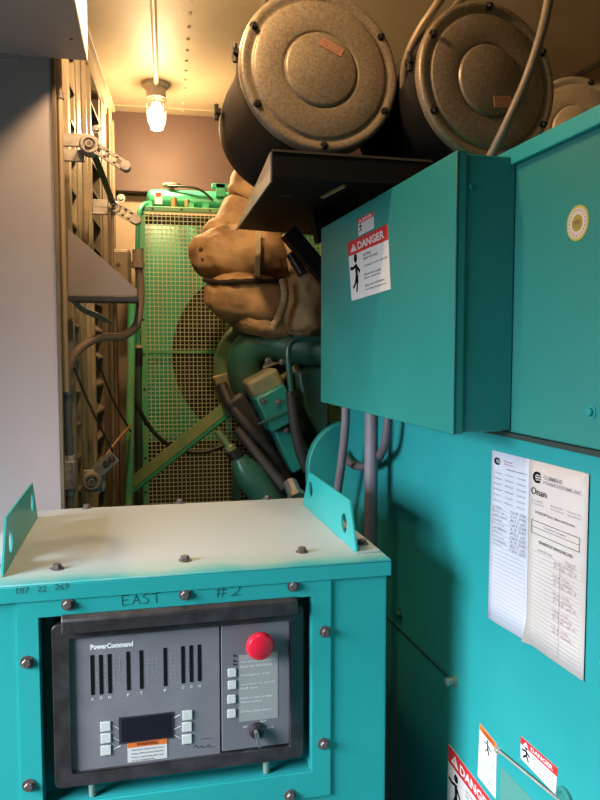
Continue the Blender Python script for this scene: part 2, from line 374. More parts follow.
# enclosure behind gusset
a, b = RY(102, 248, 3.35), RY(131, 300, 3.35)
t = Thing('switch_enclosure', 'rounded brown electrical box behind the triangular bracket', 'box', ROOM, (a.x, 3.35, b.z))
t.part('body', MB().box(a.x, b.x, 3.35, 3.45, b.z, a.z), TAND, bev=.014)
t.part('cover', MB().box(a.x+.012, b.x-.012, 3.343, 3.35, b.z+.01, a.z-.012), TAN, bev=.006)
mb = MB(); mb.cyl(RY(118, 264, 3.343), RY(118, 264, 3.333), .008).cyl(RY(109, 262, 3.343), RY(109, 262, 3.333), .006); t.part('latch', mb, STEEL)

# flexible conduit down to junction box
Yc = 2.19
path = [(138, 262), (140.5, 285), (140, 305), (136, 326), (122, 336.5), (107, 337), (91, 341), (76, 353), (68, 371), (66, 389)]
dep = [2.32, 2.32, 2.31, 2.29, 2.27, 2.25, 2.23, 2.20, 2.19, 2.19]
t = Thing('flexible_conduit', 'brown bent flexible conduit curving from behind the bracket to the junction box', 'conduit', ROOM, RY(66, 389, Yc))
t.part('hose', MB().tube([RY(*p, d) for p, d in zip(path, dep)], .0125, n=14, sub=10), BRCOND)
t.part('fitting', MB().cyl(RY(138, 250, 2.32), RY(138, 262, 2.32), .017).cyl(RY(138, 262, 2.32), RY(138, 268, 2.32), .02, n=8), TAND)
t.part('coupling', MB().cyl(RY(66, 386, Yc), RY(66.3, 395, Yc), .0155), mat('blue_grey_fitting', (.12, .14, .17), .4, .4))
t.part('riser', MB().cyl(RY(66.3, 393, Yc), RY(69, 457, Yc), .013), mat('dark_blue_grey_pipe', (.07, .08, .10), .45))
a, b = RY(61.5, 462, Yc-.03), RY(75, 491, Yc-.03)
t = Thing('junction_box', 'small grey conduit junction box with three round knockouts above the cabinet lid', 'box', ROOM, (a.x, Yc, b.z))
JG = mat('grey_cast_box', (.22, .21, .23), .5, .3)
t.part('body', MB().box(a.x, b.x, Yc-.025, Yc+.02, b.z, a.z), JG, bev=.004)
for k in (.2, .5, .8):
    z = b.z+(a.z-b.z)*k; x = (a.x+b.x)/2-.004
    t.part('knockout', MB().lathe((x, Yc-.025, z), (0, -1, 0), [(.0125, 0), (.0125, .002), (.0105, .002), (.0105, .0005), (0, .0005)], 20), ALU)
mb = MB()
for k in (.3, .72): mb.cyl((b.x-.006, Yc-.025, b.z+(a.z-b.z)*k), (b.x-.006, Yc-.029, b.z+(a.z-b.z)*k), .003, n=10)
t.part('screw', mb, STEEL)
x = (a.x+b.x)/2
t.part('hub', MB().cyl((x, Yc, a.z), (x, Yc, a.z+.015), .017, n=8), ALU); t.part('hub', MB().cyl((x, Yc, b.z), (x, Yc, b.z-.018), .016, n=8), ALU)
t.part('lower_pipe', MB().cyl((x, Yc, b.z-.01), (x, Yc, ZF), .012), COND)

# ================================================================== FAR END: radiator, pipes
YR = 3.40
def RR(px, py, d=0): return ROOM.y(px, py, YR+d)
xl, xr = RR(140.5, 300).x, RR(388, 300).x; zt = RR(142, 207).z; zb = ZF
t = Thing('radiator', 'green engine radiator with square wire mesh guard at the far end', 'radiator', ROOM, ((xl+xr)/2, YR, ZF))
xm = RR(228, 320).x; zm = RR(180, 352).z; zl = RR(200, 437).z; w = .022
mb = MB(); mb.box(xl, xl+w+.004, YR-.01, YR+.02, zb, zt); mb.box(xr-w, xr, YR-.01, YR+.02, zb, zt); mb.box(xl, xr, YR-.01, YR+.02, zt-.018, zt+.004)
fr_ = t.part('guard_frame', mb, GRNL, bev=.002)
t.part('cross_rail', MB().box(xl, xr, YR-.012, YR-.002, zm-.006, zm+.006), GRNL)
t.part('centre_rail', MB().box(xm-.014, xm+.014, YR+.004, YR+.02, zl, zt-.02), GRN)
t.part('lower_rail', MB().box(xl, xr, YR+.004, YR+.03, zl-.018, zl+.012), GRN)
for x, z in [(xl+.012, zt-.03-k*.16) for k in range(9)]+[(xl+.06+k*.13, zt-.007) for k in range(4)]:
    t.part('guard_screw', MB().lathe((x, YR-.01, z), (0, -1, 0), [(.006, 0), (.005, .003), (0, .004)], 8), BLKM, fr_)
mb = MB(); st = .0195; wr = .0016
x = xl+w
while x < xr-w: mb.box(x-wr, x+wr, YR-wr, YR+wr, zb+.4, zt-.01); x += st
z = zt-.02
while z > zb+.4: mb.box(xl+.02, xr-.02, YR-wr*2, YR-.0005, z-wr, z+wr); z -= st
MESHM = mat('guard_wire', (.60, .66, .42), .4, .1)
t.part('mesh_guard', mb, MESHM, smooth=False)
# shroud with the round fan opening
cf = RR(263, 355, .05); rf = 94*3.35/720
mb = MB(); N = 64; ys = YR+.06; ztop = zt-.065
ring = [(cf.x+rf*math.cos(2*math.pi*i/N), cf.z+rf*math.sin(2*math.pi*i/N)) for i in range(N)]
def sq(x, z):
    dx, dz = x-cf.x, z-cf.z; k = min(((xr-.01-cf.x) if dx > 0 else (cf.x-xl-.01))/max(abs(dx), 1e-9), ((ztop-cf.z) if dz > 0 else (cf.z-(zl-.0)))/max(abs(dz), 1e-9)); return cf.x+dx*k, cf.z+dz*k
outer = [sq(*p) for p in ring]
# add true corners by snapping the closest spokes
for cx, cz in ((xl+.01, ztop), (xr-.01, ztop), (xl+.01, zl), (xr-.01, zl)):
    i = min(range(N), key=lambda i: (outer[i][0]-cx)**2+(outer[i][1]-cz)**2); outer[i] = (cx, cz)
for i in range(N):
    j = (i+1) % N
    mb.prism([(ring[i][0], ys, ring[i][1]), (ring[j][0], ys, ring[j][1]), (outer[j][0], ys, outer[j][1]), (outer[i][0], ys, outer[i][1])], (0, .003, 0))
    mb.prism([(ring[i][0], ys, ring[i][1]), (ring[j][0], ys, ring[j][1]), (cf.x+(ring[j][0]-cf.x)*.985, ys, cf.z+(ring[j][1]-cf.z)*.985), (cf.x+(ring[i][0]-cf.x)*.985, ys, cf.z+(ring[i][1]-cf.z)*.985)], (0, .10, 0))
bmesh.ops.remove_doubles(mb.bm, verts=mb.bm.verts, dist=.0002)
t.part('fan_shroud', mb, mat('shroud_green', (.09, .58, .32), .2, spec=.8, bump=.02, bscale=8), smooth=False)
core = mat('radiator_core', (.035, .03, .02), .6, .3, col2=(.07, .055, .03), nscale=90)
t.part('core', MB().box(xl+.02, xr-.02, YR+.17, YR+.22, zb+.1, zt), core)
t.part('side_plate', MB().box(xl, xl+.012, YR+.02, YR+.225, zb, zt).box(xr-.012, xr, YR+.02, YR+.225, zb, zt), GRN)
fan = t.part('fan_hub', MB().cyl((cf.x, YR+.09, cf.z), (cf.x, YR+.15, cf.z), .09), BLKM)
for k in range(7):
    a = 2*math.pi*k/7+.3; d = Vector((math.cos(a), 0, math.sin(a))); n_ = Vector((-d.z, 0, d.x))
    c0, c1 = Vector((cf.x, YR+.12, cf.z))+d*.085, Vector((cf.x, YR+.12, cf.z))+d*(rf*.95)
    w_ = n_*.05+Vector((0, .025, 0)); w2 = n_*.085+Vector((0, .022, 0))
    t.part('fan_blade', MB().prism([c0-w_, c1-w2, c1+w2, c0+w_], (0, .004, 0)), BLKM, fan)
# top tank
zt2 = RR(150, 184).z; zc = RR(150, 196).z; rt = .052; yt = YR+.10
xa, xb = RR(146, 196).x, RR(216, 196).x
tank = t.part('top_tank', MB().lathe((xa, yt, zc), (1, 0, 0), [(0, 0), (rt*.55, .002), (rt*.9, .015), (rt, .04), (rt, xr-xa-.3), (rt, xr-xa), (0, xr-xa)], 32), GRN)
t.part('tank_label', MB().box(RR(154.5, 190).x, RR(162, 190).x, yt-rt-.004, yt-rt-.001, zc-.026, zc+.03), PAPER, tank, label='small white and red tag')
t.part('tank_label_band', MB().box(RR(155.5, 190).x, RR(161, 190).x, yt-rt-.006, yt-rt-.004, zc+.012, zc+.026), REDL, tank)
xc = RR(172, 185).x
t.part('filler_cap', MB().cyl((xc, yt, zc+rt-.01), (xc, yt, zc+rt+.02), .012).cyl((xc, yt, zc+rt+.018), (xc, yt, zc+rt+.026), .045), ALU, tank)
for px in (149, 191, 206):
    x = RR(px, 200).x; t.part('tank_bracket', MB().box(x-.014, x+.014, YR+.02, YR+.10, zt, zc-.02), GRN)
t.part('tank_fitting', MB().cyl(RR(174, 207, .03), RR(174, 198, .03), .014).cyl(RR(187, 207, .03), RR(187, 200, .03), .012), mat('brass', (.4, .28, .12), .4, .6))
# corner bracket on the right of the tank
a, b = RR(212, 182), RR(232, 196)
t.part('hanger', MB().box(a.x, b.x, YR+.02, YR+.05, RR(212, 187).z, a.z).box(RR(216, 190).x, RR(226, 190).x, YR+.02, YR+.05, b.z, a.z), GRN, bev=.003)
t.part('vent_hose', MB().tube([RR(168, 186, .06), RR(190, 187, .04), RR(202, 191, .04), RR(213, 200, .04)], .006), BLKM)

# pipes at left of the radiator
single('coolant_pipe', 'narrow green pipe bending over the top left corner of the radiator', 'pipe', ROOM, RR(139, 260, -.06),
       MB().tube([RR(150, 203, .05), RR(143, 205, -.01), RR(139, 214, -.05), RR(137.5, 240, -.06), RR(137.5, 300, -.06), RR(138, 348, -.06)], .010), GRN)
t = Thing('drain_hose', 'dark hose with a black clamp running down the left side of the radiator', 'hose', ROOM, RR(139, 400, -.05))
t.part('hose', MB().cyl(RR(138.5, 352, -.06), RR(139, 505, -.06)*1+Vector((0, 0, -.86)), .014), mat('dark_green_hose', (.03, .08, .06), .5))
t.part('clamp', MB().cyl(RR(138.5, 347, -.06), RR(138.5, 366, -.06), .018), BLKM)
t.part('end_ring', MB().cyl(RR(138.5, 345, -.06), RR(138.5, 348, -.06), .020), GALVL)
Yg2 = 2.95
t = Thing('green_pipe', 'thick bright green vertical pipe left of the radiator', 'pipe', ROOM, RY(128, 500, Yg2))
t.part('pipe', MB().cyl(RY(132, 297, Yg2), RY(127, 540, Yg2)+Vector((-.02, 0, -.78)), .0165), GRNL)
single('hanging_cable', 'slack black cable looping in front of the lower radiator', 'cable', ROOM, RY(160, 440, 3.05),
       MB().tube([RY(133, 397, 2.95), RY(141, 413, 2.97), RY(152, 430, 3.0), (RY(166, 443, 3.03)), RY(185, 451, 3.05), RY(205, 452, 3.05), RY(226, 445, 3.05)], .009), RUBB)
t = Thing('diagonal_brace', 'worn green angle iron brace sloping up towards the engine', 'brace', ROOM, RY(138, 476, 2.98))
p, q = RY(133, 478, 2.98), RY(232, 398, 2.75)
t.part('angle_iron', MB().bar(p, q, .05, .008, (0, 0, 1)), mat('dusty_green_paint', (.36, .38, .17), .5, col2=(.18, .32, .14), nscale=10), bev=.001)
t.part('face_flange', MB().bar(p+Vector((.0, -.026, -.018)), q+Vector((.0, -.026, -.018)), .006, .036, (0, 0, 1)), bpy.data.materials['dusty_green_paint'], bev=.001)
t.part('lower_flange', MB().bar(p+Vector((.008, -.02, -.046)), q+Vector((.008, -.02, -.046)), .02, .012, (0, 0, 1)), GRN)

# ceiling lamp
pl = ROOM.z(156, 84, ZC); lamp_s = pl.y*1.02/720; lamp_p = pl.copy(); lamp2 = Vector((pl.x-.005, 2.0, ZC)); lamp3 = Vector((pl.x-.01, 1.33, ZC))
def zz(k): return (lamp_p.x, lamp_p.y, lamp_p.z-k*lamp_s)
def make_lamp(pl, label):
    s = lamp_s
    def zz(k): return (pl.x, pl.y, pl.z-k*s)
    t = Thing('ceiling_lamp', label, 'lamp', ROOM, pl, 'ceiling lamps on one conduit')
    t.part('mounting_base', MB().lathe(pl, (0, 0, -1), [(0, 0), (12*s, 0), (12*s, 3*s), (9*s, 5*s), (9*s, 13*s), (0, 13*s)], 32), ALU)
    cage = MB()
    for k, r in ((15, 9.2), (24, 9.2), (41, 5.5)):
        cage.tube([Vector(zz(k))+Vector((math.cos(a*math.pi/12)*r*s, math.sin(a*math.pi/12)*r*s, 0)) for a in range(25)], .0022, n=6, flat=True)
    for k in range(6):
        a = k*math.pi/3+.3; d = Vector((math.cos(a), math.sin(a), 0)); cage.tube([Vector(zz(14))+d*9.2*s, Vector(zz(24))+d*9.2*s, Vector(zz(34))+d*8.6*s, Vector(zz(41))+d*5.5*s], .002, n=6, sub=4)
    t.part('cage', cage, CHR)
    t.part('glass_jar', MB().lathe(zz(13), (0, 0, -1), [(7.6*s, 0), (7.8*s, 12*s), (7.2*s, 22*s), (5*s, 27*s), (0, 29*s)], 32), GLASS)
    t.part('bulb', MB().lathe(zz(16), (0, 0, -1), [(0, 0), (2.5*s, 1*s), (4.5*s, 4*s), (6.8*s, 10*s), (6.8*s, 17*s), (4.5*s, 22*s), (0, 24.5*s)], 24), GLOW)
make_lamp(lamp_p, 'glowing jar shaped ceiling lamp with wire cage at the far end')
make_lamp(lamp2, 'second glowing ceiling lamp along the conduit, above the picture')
make_lamp(lamp3, 'third glowing ceiling lamp along the conduit, nearest the camera and above the picture')
pcx = ROOM.z(153, 0, ZC)
t = Thing('ceiling_conduit', 'thin white conduit along the ceiling leading to the glowing lamp', 'conduit', ROOM, (pl.x, pl.y-.1, ZC))
t.part('pipe', MB().cyl((pcx.x-.005, .6, ZC-.014), (pl.x+.002, pl.y-.03, ZC-.014), .0105), mat('white_conduit', (.6, .55, .45), .4))

# ================================================================== ENGINE (generator frame)
def E(px, py, Y): return GEN.y(px, py, Y)
eng = Thing('diesel_engine', 'green painted diesel engine behind the lower left of the wall box', 'engine', GEN, E(290, 500, 2.6))
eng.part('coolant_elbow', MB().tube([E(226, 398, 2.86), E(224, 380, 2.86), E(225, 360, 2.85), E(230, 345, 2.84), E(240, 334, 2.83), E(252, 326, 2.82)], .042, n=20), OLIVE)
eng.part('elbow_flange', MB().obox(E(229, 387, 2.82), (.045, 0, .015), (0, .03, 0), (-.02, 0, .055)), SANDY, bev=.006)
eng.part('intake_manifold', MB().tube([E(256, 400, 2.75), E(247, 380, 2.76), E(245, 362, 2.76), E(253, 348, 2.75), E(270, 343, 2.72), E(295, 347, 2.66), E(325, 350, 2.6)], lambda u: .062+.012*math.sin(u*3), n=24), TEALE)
eng.part('engine_block', MB().prism([E(255, 370, 2.8), E(318, 350, 2.8), E(318, 520, 2.8), E(285, 520, 2.8)], (0, .25, 0)), mat('dark_block_green', (.015, .05, .045), .5), bev=.01)  # block in a darker green than the manifold
def slant(px0, py0, px1, py1, wpx, Y, dep, name, m, bev=.006, **kw):
    p, q = E(px0, py0, Y), E(px1, py1, Y); d = (q-p).normalized(); sd = Vector((d.z, 0, -d.x)); h = wpx*Y/720/2
    return eng.part(name, MB().obox((p+q)/2, sd*h, (0, dep, 0), (q-p)/2), m, bev=bev, **kw)
slant(258, 374, 268, 394, 34, 2.62, .07, 'filter_head', SANDY, .015)
vc = slant(266, 390, 282, 424, 33, 2.58, .07, 'rocker_cover', mat('engine_teal', (.015, .20, .17), .4, col2=(.02, .16, .13), nscale=6), .008)
slant(281, 424, 300, 466, 25, 2.60, .06, 'lower_cover', bpy.data.materials['engine_teal'], .008)
eng.part('cover_seam', MB().bar(E(258, 424, 2.50), E(290, 410, 2.50), .006, .006), TEALE, vc)
for c in (E(263, 401, 2.51), E(278, 402, 2.50), E(286, 430, 2.53)): eng.part('cover_bolt', hexbolt(MB(), c, (0, -1, 0), .008), STEEL, vc)
slant(233, 398, 268, 446, 20, 2.66, .04, 'belt_guard', RUBB, .01)
eng.part('heater_hose', MB().tube([E(222, 385, 2.7), E(231, 405, 2.65), E(250, 428, 2.6), E(268, 450, 2.6), E(290, 485, 2.6)], .022, n=14), RUBB)
eng.part('lower_hose', MB().tube([E(238, 430, 2.62), E(262, 460, 2.55), E(285, 488, 2.5)], .02, n=14), RUBB)
eng.part('vertical_hose', MB().tube([E(291, 392, 2.5), E(294, 420, 2.5), E(300, 450, 2.5), E(308, 470, 2.5)], .02, n=14), RUBB)
eng.part('breather_tube', MB().tube([E(335, 341, 2.5), E(312, 339, 2.5), E(298, 339, 2.5), E(290, 344, 2.5), E(288, 356, 2.5), E(290, 378, 2.5), E(292, 396, 2.5)], .011, n=14), mat('dark_teal_tube', (.02, .09, .08), .25, spec=.8))
eng.part('tube_clamp', MB().cyl(E(291, 391, 2.5), E(292, 398, 2.5), .020), BLKM)
eng.part('aftercooler', MB().prism([E(298, 372, 2.55), E(330, 366, 2.55), E(330, 432, 2.55), E(318, 436, 2.55), E(303, 405, 2.55)], (0, .15, 0)), TEALE, bev=.012)
eng.part('fuel_pump', MB().tube([E(239, 458, 2.55), E(246, 470, 2.55), E(262, 490, 2.55), E(272, 505, 2.55)], lambda u: .028+.028*min(1, u*2.2), n=18), mat('oil_filter_green', (.015, .11, .08), .35, col2=(.05, .12, .08), nscale=12))
eng.part('dipstick_tube', MB().tube([E(217, 431, 2.6), E(227, 444, 2.58), E(238, 460, 2.56)], lambda u: .014+.008*(u > .6), n=14), OLIVE)
eng.part('pump_collar', MB().cyl(E(233, 450, 2.565), E(237, 457, 2.56), .03), BLKM)
eng.part('steel_fitting', MB().cyl(E(290, 483, 2.45), E(296, 496, 2.40), .026, n=10).cyl(E(296, 496, 2.40), E(298, 500, 2.38), .033, n=8), CHR)
eng.part('cross_shaft', MB().cyl(E(297, 368, 2.6), E(272, 386, 2.7), .015), SANDY)
for c in (E(268, 361, 2.63), E(282, 362, 2.62)): eng.part('bolt', hexbolt(MB(), c, (0, -1, 0), .009), CHR)
eng.part('support_leg', MB().box(E(233, 500, 2.7).x, E(240, 500, 2.7).x, 2.7, 2.74, ZF, E(236, 470, 2.7).z), TEALE)

# insulated exhaust
ex = Thing('exhaust_blanket', 'lumpy tan insulation blanket wrapped around the exhaust elbow', 'insulation', GEN, E(255, 270, 2.7))
def rot(deg): return Matrix.Rotation(R_(deg), 3, 'Y')
def bl(name, px, py, Y, wpx, hpx, dep, deg, m, seed, amp=.16, fr=7, **k):
    s = Y*1.0/720; return ex.part(name, MB().blob(E(px, py, Y), wpx/2*s, dep, hpx/2*s, rot(deg), amp, fr, seed), m, **k, angle=180)
ex.part('upper_wrap', MB().tube([E(262, 165, 2.9), E(257, 178, 2.9), E(249, 196, 2.88), E(245, 204, 2.88), E(241, 214, 2.87), E(236, 232, 2.85), E(234, 245, 2.85)], lambda u: .088+.010*math.sin(u*9)-.014*math.exp(-((u-.5)/.03)**2)+.012*noise.noise(Vector((u*9, 0, 0))), n=28, sub=10), BLANK, angle=180)
bl('neck_wrap', 222, 238, 2.84, 40, 30, .10, 30, BLANK, 9, .12)
mid = bl('middle_wrap', 242, 255, 2.78, 98, 60, .15, 4, BLANKD, 2, .14)
bl('lower_wrap', 258, 303, 2.74, 104, 56, .15, 14, BLANKD, 5, .14)
bl('side_wrap', 303, 303, 2.62, 46, 70, .13, 6, BLANK, 7, .14)
bl('tail_wrap', 266, 326, 2.70, 66, 26, .10, 12, BLANK, 12, .14)
s = 2.6/720
ex.part('seam_fold', MB().tube([E(283, 280, 2.50), E(285, 296, 2.48), E(281, 312, 2.49), E(273, 328, 2.52)], lambda u: .014+.0015*math.sin(u*50), n=14, sub=14), BLANK)
ex.part('dark_seam', MB().tube([E(204, 280, 2.68), E(222, 282, 2.62), E(245, 281, 2.60), (E(270, 281, 2.60)), E(284, 279, 2.62)], lambda u: .009+.005*noise.noise(Vector((u*12, 2, 0))), n=8), mat('dark_crease', (.02, .012, .008), .9))  # near-black tube laid along the crease between the wraps
ex.part('strap', MB().prism([E(255.5, 228, 2.60), E(261, 228, 2.60), E(260, 276, 2.60), E(254.5, 276, 2.60)], (0, .005, 0)), STRAP, mid, label='pale vertical webbing strap')
for px, py in ((201, 249), (203, 259), (223, 285), (218, 262)): ex.part('button', MB().lathe(E(px, py, 2.69), (0, -1, 0), [(0, -.04), (.008, -.04), (.008, 0), (0, .004)], 12), mat('burnt_button_%d' % px, (.05, .02, .012), .6), mid)
t = Thing('sensor_canister', 'small black cylinder clamped beside the insulation blanket', 'sensor', GEN, E(297, 262, 2.55))
t.part('body', MB().cyl(E(291, 254, 2.55), E(303, 274, 2.52), .019), BLKM)
t.part('mounting_band', MB().cyl(E(294, 259, 2.55), E(296, 262, 2.54), .022), ALU)
single('mounting_bracket', 'pale cream metal bracket behind the black cylinder', 'bracket', GEN, E(296, 262, 2.68), MB().prism([E(283, 234, 2.66), E(295, 234, 2.66), E(309, 262, 2.66), (E(304, 276, 2.66)), E(290, 272, 2.66)], (0, .02, 0)), STRAP, bev=.004)

# ================================================================== GENERATOR HOUSING
XG = .75
def GX(px, py, dx=0): return GEN.x(px, py, XG+dx)
yend = GX(341, 450).y; zs = GX(512, 433).z
gh = Thing('generator_housing', 'large teal generator housing filling the right side', 'generator', GEN, (XG+.3, 1.2, ZF))
YN = -.6
side = gh.part('side_panel', MB().box(XG, XG+.03, YN, yend, ZF, zs), TEALD)
# end plate with rounded top left
ye = 2.44; a, b = E(308, 470, ye), E(350, 421, ye)
pts = [(a.x, ye, ZF), (a.x, ye, a.z)]
rx, rz = b.x-a.x, b.z-a.z
for k in range(1, 13): th = math.pi/2*k/12; pts.append((a.x+rx*(1-math.cos(th)), ye, a.z+rz*math.sin(th)))
pts += [(XG+.25, ye, b.z), (XG+.25, ye, ZF)]
gh.part('end_bell', MB().prism(pts, (0, .04, 0)), TEALD, bev=.006)
# upper cabinet
zt_ = GX(560, 131, -.015).z; ub = .015
up = gh.part('upper_cabinet', MB().box(XG-ub, XG+.6, YN, 2.15, zs+.004, zt_), mat('upper_cabinet_dimmed', (.028, .22, .20), .42, col2=(.034, .245, .22), nscale=2.5, bump=.02, bscale=120, spec=.4), bev=.003)  # same paint as the side panel, darkened to stand in for dimmer light
gh.part('top_lip', MB().box(XG-ub-.012, XG-ub, YN, 1.48, zt_-.024, zt_+.004).box(XG-ub-.012, XG+.05, YN, 1.48, zt_, zt_+.006), TEAL, up, bev=.002)
gh.part('drip_edge', MB().box(XG-ub-.004, XG+.02, YN, 2.1, zs-.006, zs+.003), mat('dark_seam_strip', (.02, .04, .035), .7))  # dark strip along the joint under the upper cabinet
gh.part('bolt', hexbolt(MB(), GX(592, 412, -ub), (-1, 0, 0), .0075), TEALD, up)
# round inspection sticker
c = GX(578, 223, -ub); 
def disc(r, h0, h1): return MB().lathe(c+Vector((-h0, 0, 0)), (-1, 0, 0), [(0, 0), (r, 0), (r, h1-h0), (0, h1-h0)], 40)
sk = gh.part('inspection_sticker', disc(.0285, 0, .001), YEL, up, label='round yellow and white sticker')
SKW = mat('sticker_white', (.62, .50, .46), .6)
_o = gh.part('sticker_ring', disc(.0245, .001, .0014), SKW, up); gh.part('sticker_centre', disc(.0135, .0014, .0018), mat('sticker_olive', (.32, .26, .03), .6), up)
Q = Quad(c+Vector((0, .0285, .0285)), c+Vector((0, -.0285, .0285)), c+Vector((0, -.0285, -.0285)), c+Vector((0, .0285, -.0285)), (-1, 0, 0))
mb = MB(); Q.text(mb, 'MFR', .36, .42, .64, .58, .0022)
for k in range(20):
    a = 2*math.pi*k/20; u, v = .5+.36*math.cos(a), .5+.36*math.sin(a); Q.rect(mb, u-.018, v-.02, u+.018, v+.02, .0015, .0018)
gh.part('sticker_lettering', mb, mat('sticker_ink', (.22, .10, .07), .7), up)
# seam line, latches and rods on the side panel
zseam = GX(447, 675).z
gh.part('panel_seam', MB().box(XG-.002, XG, GX(447, 675).y, yend, zseam-.003, zseam+.002), mat('dark_seam', (.01, .06, .055), .6), side)
c = GX(455, 681); gh.part('latch_knob', MB().lathe(c, (-1, 0, 0), [(0, 0), (.013, 0), (.013, .004), (.0085, .004), (.0085, .007), (.0095, .007), (.0095, .012), (.0085, .012), (.0085, .016), (.0095, .016), (.0095, .022), (.006, .024), (0, .024)], 24), mat('dull_green_metal', (.22, .34, .30), .4, .5), side)
c = GX(400, 614); gh.part('bolt', hexbolt(MB(), c, (-1, 0, 0), .010), mat('dull_teal_bolt', (.03, .14, .13), .5, .3), side)
p, q = GX(498, 750, -.006), GX(562, 803, -.006)
gh.part('latch_rod', MB().cyl(p, q, .0022), ALU, side)
gh.part('rod_bolt', hexbolt(MB(), GX(498, 750), (-1, 0, 0), .006), ALU, side)
c = GX(566, 800); gh.part('round_hinge', MB().lathe(c, (-1, 0, 0), [(.022, 0), (.022, .006), (.016, .008), (.012, .004), (0, .004)], 32), mat('hinge_teal', (.03, .22, .2), .4), side)
def sticker(thing, parent, cs, name, kind, fr_fn, label):
    Q = Quad(*[fr_fn(*c) for c in cs], (-1, 0, 0))
    o = thing.part(name, Q.rect(MB(), 0, 0, 1, 1, 0, .0009), PAPER, parent, label=label, smooth=False)
    ink, hd, wh = MB(), MB(), MB()
    if kind == 'danger':
        Q.rect(hd, 0, 0, 1, .24, .0009, .0012)
        Q.text(wh, 'DANGER', .27, .06, .92, .19, .0014, .03); Q.shape(wh, [(.07, .19), (.155, .05), (.24, .19)], .0012, .0015)
        Q.text(hd, '!', .145, .09, .165, .175, .0017)
        for (u0, v0, u1, v1, tx) in ((.40, .30, .60, .34, 'OUTPUT'), (.40, .36, .75, .40, 'HIGH VOLTAGE'), (.40, .48, .95, .52, 'Voltage present will kill'), (.40, .62, .80, .66, 'Never touch inside'), (.40, .68, .78, .72, 'live parts'), (.40, .80, .88, .84, 'Shut unit off before'), (.40, .87, .92, .91, 'servicing equipment')):
            Q.text(ink, tx, u0, v0, u1, v1, .0014)
        fig = [((.19, .42), (.20, .60)), ((.19, .44), (.10, .47)), ((.10, .47), (.0 + .03, .45)), ((.19, .44), (.29, .56)), ((.20, .60), (.16, .72)), ((.16, .72), (.08, .80)), ((.21, .60), (.20, .74)), ((.20, .74), (.17, .88))]
    elif kind == 'warning':
        Q.rect(hd, 0, 0, 1, .11, .0009, .0012); Q.text(ink, 'WARNING', .2, .03, .85, .09, .0015)
        for k in range(14): Q.text(ink, 'Before servicing this unit'[k % 7:k % 7+16], .12, .42+k*.036, .88, .44+k*.036, .0014)
        fig = [((.5, .19), (.52, .28)), ((.5, .2), (.3, .22)), ((.5, .2), (.7, .27)), ((.52, .28), (.4, .37)), ((.52, .28), (.6, .37))]
    else:
        Q.rect(hd, 0, 0, 1, .32, .0009, .0012); Q.text(wh, 'DANGER', .3, .07, .9, .25, .0014, .03); Q.shape(wh, [(.08, .27), (.16, .06), (.24, .27)], .0012, .0015)
        for k in range(5): Q.text(ink, ('Moving parts can cause', 'severe injury or death', 'Keep hands clear and', 'Do not operate with', 'guards removed')[k], .36, .40+k*.11, .94, .46+k*.11, .0014)
        fig = [((.17, .42), (.18, .62)), ((.17, .45), (.05, .52)), ((.17, .45), (.27, .58)), ((.18, .62), (.08, .82)), ((.18, .62), (.24, .84))]
    W = (Q.c[1]-Q.c[0]).length
    for i, (a, b) in enumerate(fig): Q.line(ink, a, b, W*(.055 if i in (0, 4, 6) else .03) if kind != 'small' else W*.03)
    hx, hy = fig[0][0]; asp = W/(Q.c[3]-Q.c[0]).length; r_ = .045 if kind != 'small' else .03
    Q.shape(ink, [(hx+r_*math.cos(k*.785), hy-r_*1.3*asp+r_*asp*math.sin(k*.785)) for k in range(8)], .001, .0014)
    thing.part('label_header', hd, ORNG if kind == 'warning' else REDL, o, smooth=False)
    if wh.bm.verts: thing.part('header_lettering', wh, PAPER, o, smooth=False)
    else: wh.bm.free()
    thing.part('label_print', ink, INK, o, smooth=False)
    return o
def GXs(px, py): return GX(px, py, -.0002)
sticker(gh, None, [(449, 744), (497, 808), (496, 886), (447, 812)], 'danger_label', 'danger', GXs, 'large red and white danger sticker at the bottom')
sticker(gh, None, [(480, 723), (497, 744), (496, 799), (478, 776)], 'warning_label', 'warning', GXs, 'narrow orange and white warning sticker')
sticker(gh, None, [(521, 736), (558, 768), (556, 795), (521, 758)], 'danger_label', 'small', GXs, 'small wide red and white danger sticker')
Q = Quad(GXs(501, 766), GXs(534, 801), GXs(533, 860), GXs(500, 812), (-1, 0, 0))
gh.part('data_plate', Q.rect(MB(), 0, 0, 1, 1, 0, .001), mat('plate_pale_teal', (.12, .36, .32), .3, .2), side)

